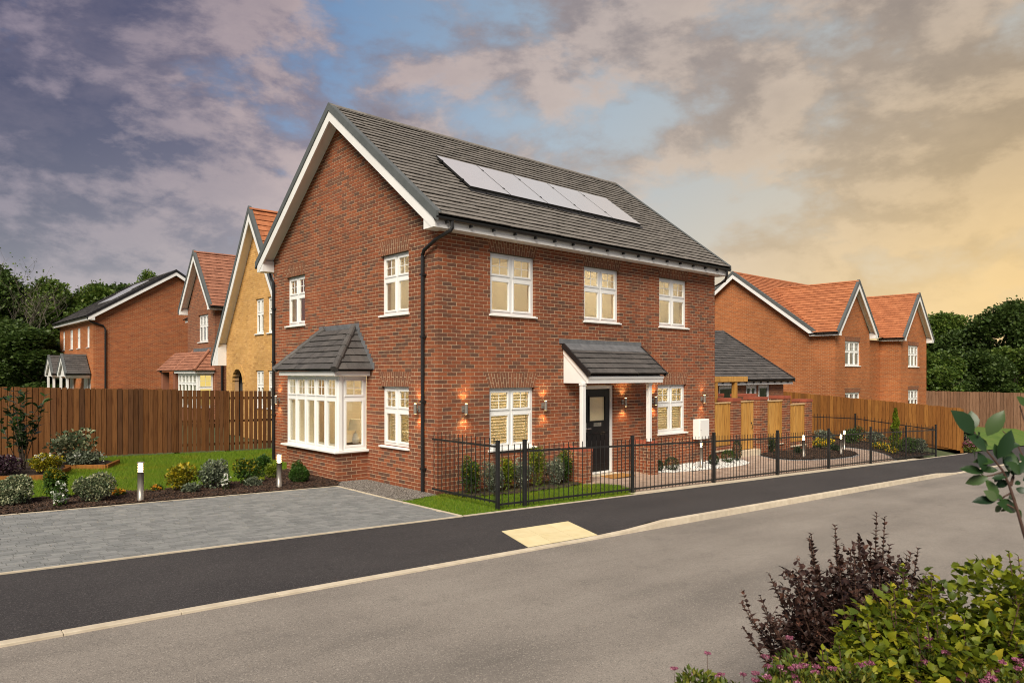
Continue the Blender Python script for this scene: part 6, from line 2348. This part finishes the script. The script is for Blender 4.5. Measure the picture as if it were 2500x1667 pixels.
# glossy branch close to the camera
P0 = Vector((-5.80, -10.32, 2.19))
bp = lambda zx, zy, d=0.: P0 + RGT * ((2280 + zx / 3.268 - 2340) / 912) + UP * ((1010 - 940 - zy / 3.268) / 912) + FWD * d
gz = on_verge(-5.3, -10.7)
root = bp(1400, 3200)
t = thing('glossy_shrub', 'tall thin shrub with large glossy leaves at the right edge near the camera', 'shrub', (root.x, root.y, gz))
mb = MB()
main = [Vector((root.x, root.y, gz)), bp(1150, 2300, .0), bp(900, 1680), bp(719, 1210), bp(655, 990), bp(590, 790), bp(540, 680), bp(470, 590), bp(415, 525), bp(330, 400), bp(300, 360)]
mb.tube(main, [.009, .0075, .006, .0045, .004, .0034, .003, .0026, .0022, .0017, .0012], 7)
for path_ in ([(600, 790), (640, 730), (719, 650), (830, 560)], [(545, 690), (480, 720), (440, 735), (385, 690)], [(620, 850), (575, 890), (565, 925), (500, 915)], [(655, 990), (610, 960), (560, 945)], [(610, 800), (650, 740), (660, 690)], [(830, 900), (760, 650), (700, 480), (600, 370)], [(760, 650), (740, 300), (719, 165)], [(900, 1680), (820, 1100), (830, 900)]):
    mb.tube([bp(*q, .01 * i) for i, q in enumerate(path_)], [.0026, .0021, .0017, .0012][:len(path_)], 6)
part('stem', mb, M['twig_red'], t)
LV = [(300, 385, 140, 195, .9), (300, 360, 315, 200, 1), (395, 400, 475, 195, .5), (400, 525, 255, 370, .8), (415, 525, 385, 395, 1.2), (485, 580, 590, 360, .5), (500, 590, 500, 465, .9), (300, 590, 262, 505, .5),
      (385, 680, 345, 530, 1.), (470, 610, 315, 590, .4), (400, 700, 240, 650, .6), (515, 680, 400, 670, .6), (440, 735, 295, 790, .5), (440, 740, 530, 710, .5), (505, 905, 445, 745, .5), (490, 915, 395, 835, 1.2),
      (490, 920, 320, 910, .5), (565, 925, 515, 855, 1.), (500, 940, 719, 990, .5), (560, 965, 530, 1025, .7), (590, 970, 560, 1022, .6), (600, 690, 530, 740, 1.), (610, 770, 525, 812, 1.), (600, 690, 670, 520, 1.1),
      (640, 700, 730, 590, .7), (660, 700, 540, 600, .6), (640, 710, 735, 650, .9), (700, 480, 570, 490, .6), (719, 165, 645, 88, .9), (625, 815, 668, 835, 1.3), (640, 790, 708, 765, .6), (600, 905, 719, 895, .4),
      (640, 720, 650, 560, 1.), (560, 640, 620, 560, .9), (719, 640, 700, 540, .9), (700, 760, 780, 720, .8), (340, 410, 320, 370, 1.4), (540, 690, 480, 770, .8), (760, 640, 800, 520, 1.), (740, 300, 800, 200, .9), (655, 990, 735, 1060, .6)]
rng = random.Random(3)
for (x0, y0, x1, y1, wd) in LV:
    dd = rng.uniform(-.035, .035)
    a, b = bp(x0, y0, dd * .3), bp(x1, y1, dd)
    face = -FWD * (.35 + .9 * min(1, wd)) + UP * rng.uniform(.2, .9) + RGT * rng.uniform(-.4, .4)
    mt = oriented(b - a, face, a, (b - a).length)
    o = link('leaf', U_GLOSS[0], None, t)
    mt = mt @ Matrix.Diagonal((1, .75 + .5 * wd, 1, 1))
    o.matrix_basis = mt

# ---- trees
def tree_mesh(seed, h, w, n, leaf, squash=1.):
    rr = np.random.RandomState(seed)
    lobes = []
    for i in range(34):
        a, u = rr.uniform(0, 6.28), rr.uniform(0, 1)
        env = math.sin(math.pi * (.14 + .80 * u)) ** .7
        q = rr.uniform(.25, .78) * env
        lobes.append((math.cos(a) * w * .5 * q, math.sin(a) * w * .5 * q, h * (.16 + .78 * u), w * rr.uniform(.10, .19), w * rr.uniform(.10, .19), w * rr.uniform(.10, .17)))
    P, A = lobes_cloud(lobes, n, rr, .6, .25)
    # clumps
    P += rr.normal(0, .12, P.shape)
    S = leaf * rr.uniform(.5, 1.4, n)
    return leaf_cards(P, A, S, .5, seed=seed)


TREES = {}


def tree(label, x, y, z, h, w, variant, mat, rot=0., group=None, name='broadleaf_tree'):
    t = thing(name, label, 'tree', (x, y, z), group)
    k = (variant, mat)
    if k not in TREES:
        V, F = tree_mesh(200 + variant, 10., 8., 24000, .26)
        me = np_mesh('crown', V, F)
        me.materials.append(M[mat])
        tb = MB()
        rg_ = random.Random(variant)
        tb.tube([(0, 0, -.3), (.1, 0, 2), (0, .15, 5), (.05, .1, 8.2)], [.26, .20, .13, .04], 8)
        for i in range(9):
            a, zz = rg_.uniform(0, 6.28), rg_.uniform(1.8, 6.5)
            tb.tube([(.05, .05, zz), (math.cos(a) * 1.3, math.sin(a) * 1.3, zz + 1.0), (math.cos(a) * 2.7, math.sin(a) * 2.7, zz + 1.9)], [.09, .055, .02], 6)
        tm = tb.mesh('trunk')
        tm.materials.append(M['bark'])
        TREES[k] = (me, tm)
    me, tm = TREES[k]
    for n_, m_ in (('crown', me), ('trunk', tm)):
        o = link(n_, m_, None, t, None, True)
    t.scale = (w / 8., w / 8., h / 10.)
    t.rotation_euler.z = rot
    return t


def at(px, dep): return CAM + FWD * dep + RGT * ((px - CXP) / FPX * dep)


TG = 'trees of the wood behind the houses'
for i, (px, dep, top, w, v, m, lab) in enumerate((
        (-70, 58, 640, 9.5, 0, 'leaf_tree_deep', 'dark tree at the far left edge behind the fence'), (40, 64, 705, 10, 1, 'leaf_tree', 'broad tree below the bare twiggy tree'), (135, 62, 692, 8.5, 2, 'leaf_tree', 'rounded tree left of the russet house roof'),
        (222, 66, 708, 7.5, 0, 'leaf_tree', 'pointed tree just above the russet house eaves'), (290, 72, 700, 8, 1, 'leaf_tree_deep', 'tree crown peeping over the russet house roof'), (20, 50, 785, 8, 2, 'leaf_tree_deep', 'dark low tree behind the left end of the fence'), (100, 48, 815, 7.5, 0, 'leaf_tree_deep', 'dark bushy tree beside the small porches'), (365, 78, 672, 6, 2, 'leaf_tree', 'treetop above the ridge of the russet house'),
        (160, 50, 845, 5.5, 1, 'leaf_tree_deep', 'low dark tree left of the russet house front'))):
    p = at(px, dep)
    h = (HORIZON - top) / FPX * dep + CAM.z
    tree(lab, p.x, p.y, -.2, h + .2, w, v, m, i * 1.3, TG)
for i, (px, dep, top, w, v, m, lab) in enumerate((
        (2315, 66, 770, 7.2, 1, 'leaf_tree', 'round tree next to the far gable of the orange house'), (2350, 64, 812, 7, 2, 'leaf_tree_deep', 'tree in the dip behind the far fence'), (2455, 62, 752, 8.5, 0, 'leaf_tree_deep', 'tallest tree at the right edge behind the far fence'), (2545, 60, 765, 8, 1, 'leaf_tree_deep', 'tree cut by the right picture edge'),
        (2395, 54, 868, 6, 0, 'leaf_tree_deep', 'dark bushy tree right behind the far fence'), (2480, 54, 850, 6, 2, 'leaf_tree', 'lower tree behind the right end of the far fence'), (2285, 54, 860, 6, 2, 'leaf_tree', 'low tree touching the orange house wall'), (2230, 74, 835, 7, 0, 'leaf_tree_deep', 'tree hidden mostly behind the orange house'))):
    p = at(px, dep)
    z = -2.2
    h = (HORIZON - top) / FPX * dep + CAM.z - z
    tree(lab, p.x, p.y, z, h, w, v, m, i * 1.1 + .4, TG)

# thin, nearly bare tree
p = at(62, 57)
t = thing('bare_tree', 'thin pale twiggy tree almost bare, rising above the left wood', 'tree', (p.x, p.y, -.2))
rng = random.Random(12)
mb = MB()
tipsb = []


def grow(p, d, L, r, lev):
    pts = [p.copy()]
    for k in range(4):
        d = (d + Vector((rng.uniform(-.22, .22), rng.uniform(-.22, .22), rng.uniform(-.05, .16)))).normalized()
        pts.append(pts[-1] + d * L / 4)
    mb.tube(pts, [r * (1 - .16 * k) for k in range(5)], 5 if lev < 2 else 3)
    if lev < 4:
        for k in range(4 if lev else 6):
            q = pts[rng.randint(1 if lev else 2, 4)]
            a = rng.uniform(0, 6.28)
            nd = (d + Vector((math.cos(a), math.sin(a), rng.uniform(-.1, .5))) * .85).normalized()
            grow(q, nd, L * rng.uniform(.5, .72), r * .55, lev + 1)
    else: tipsb.append(pts[-1])


grow(Vector((p.x, p.y, -.2)), Vector((0, 0, 1)), 6.4, .10, 0)
part('trunk', mb, M['twig_pale'], t)
rr = np.random.RandomState(4)
Pt = np.array([list(q) for q in tipsb])
Pt = np.repeat(Pt, 2, 0) + rr.normal(0, .12, (len(Pt) * 2, 3))
V, F = leaf_cards(Pt, rr.normal(size=Pt.shape), rr.uniform(.08, .2, len(Pt)), .5, seed=2)
link('crown', np_mesh('crown', V, F), M['leaf_tree'], t)
# continuous undergrowth below the trees
for nm, lab, a, b, dep, zt, zz in (('undergrowth', 'dark undergrowth below the left wood', -150, 330, 58, 3.2, -.3), ('undergrowth', 'dark undergrowth below the trees at the road end', 2200, 2620, 57, 2.2, -2.4)):
    rr = np.random.RandomState(int(a) + 500)
    lobes = []
    for i in range(60):
        q = at(a + (b - a) * rr.uniform(0, 1), dep + rr.uniform(-3, 4))
        lobes.append((q.x, q.y, zz + (zt - zz) * rr.uniform(.1, .8), 1.3, 1.3, rr.uniform(.6, 1.2)))
    P, A = lobes_cloud(lobes, 26000, rr, .5, .3)
    V, F = leaf_cards(P, A, .3 * rr.uniform(.5, 1.4, len(P)), .5, seed=7)
    o = link(nm, np_mesh(nm, V, F), M['leaf_tree_deep'], None, 'stuff')
    tag(o, lab, 'undergrowth')
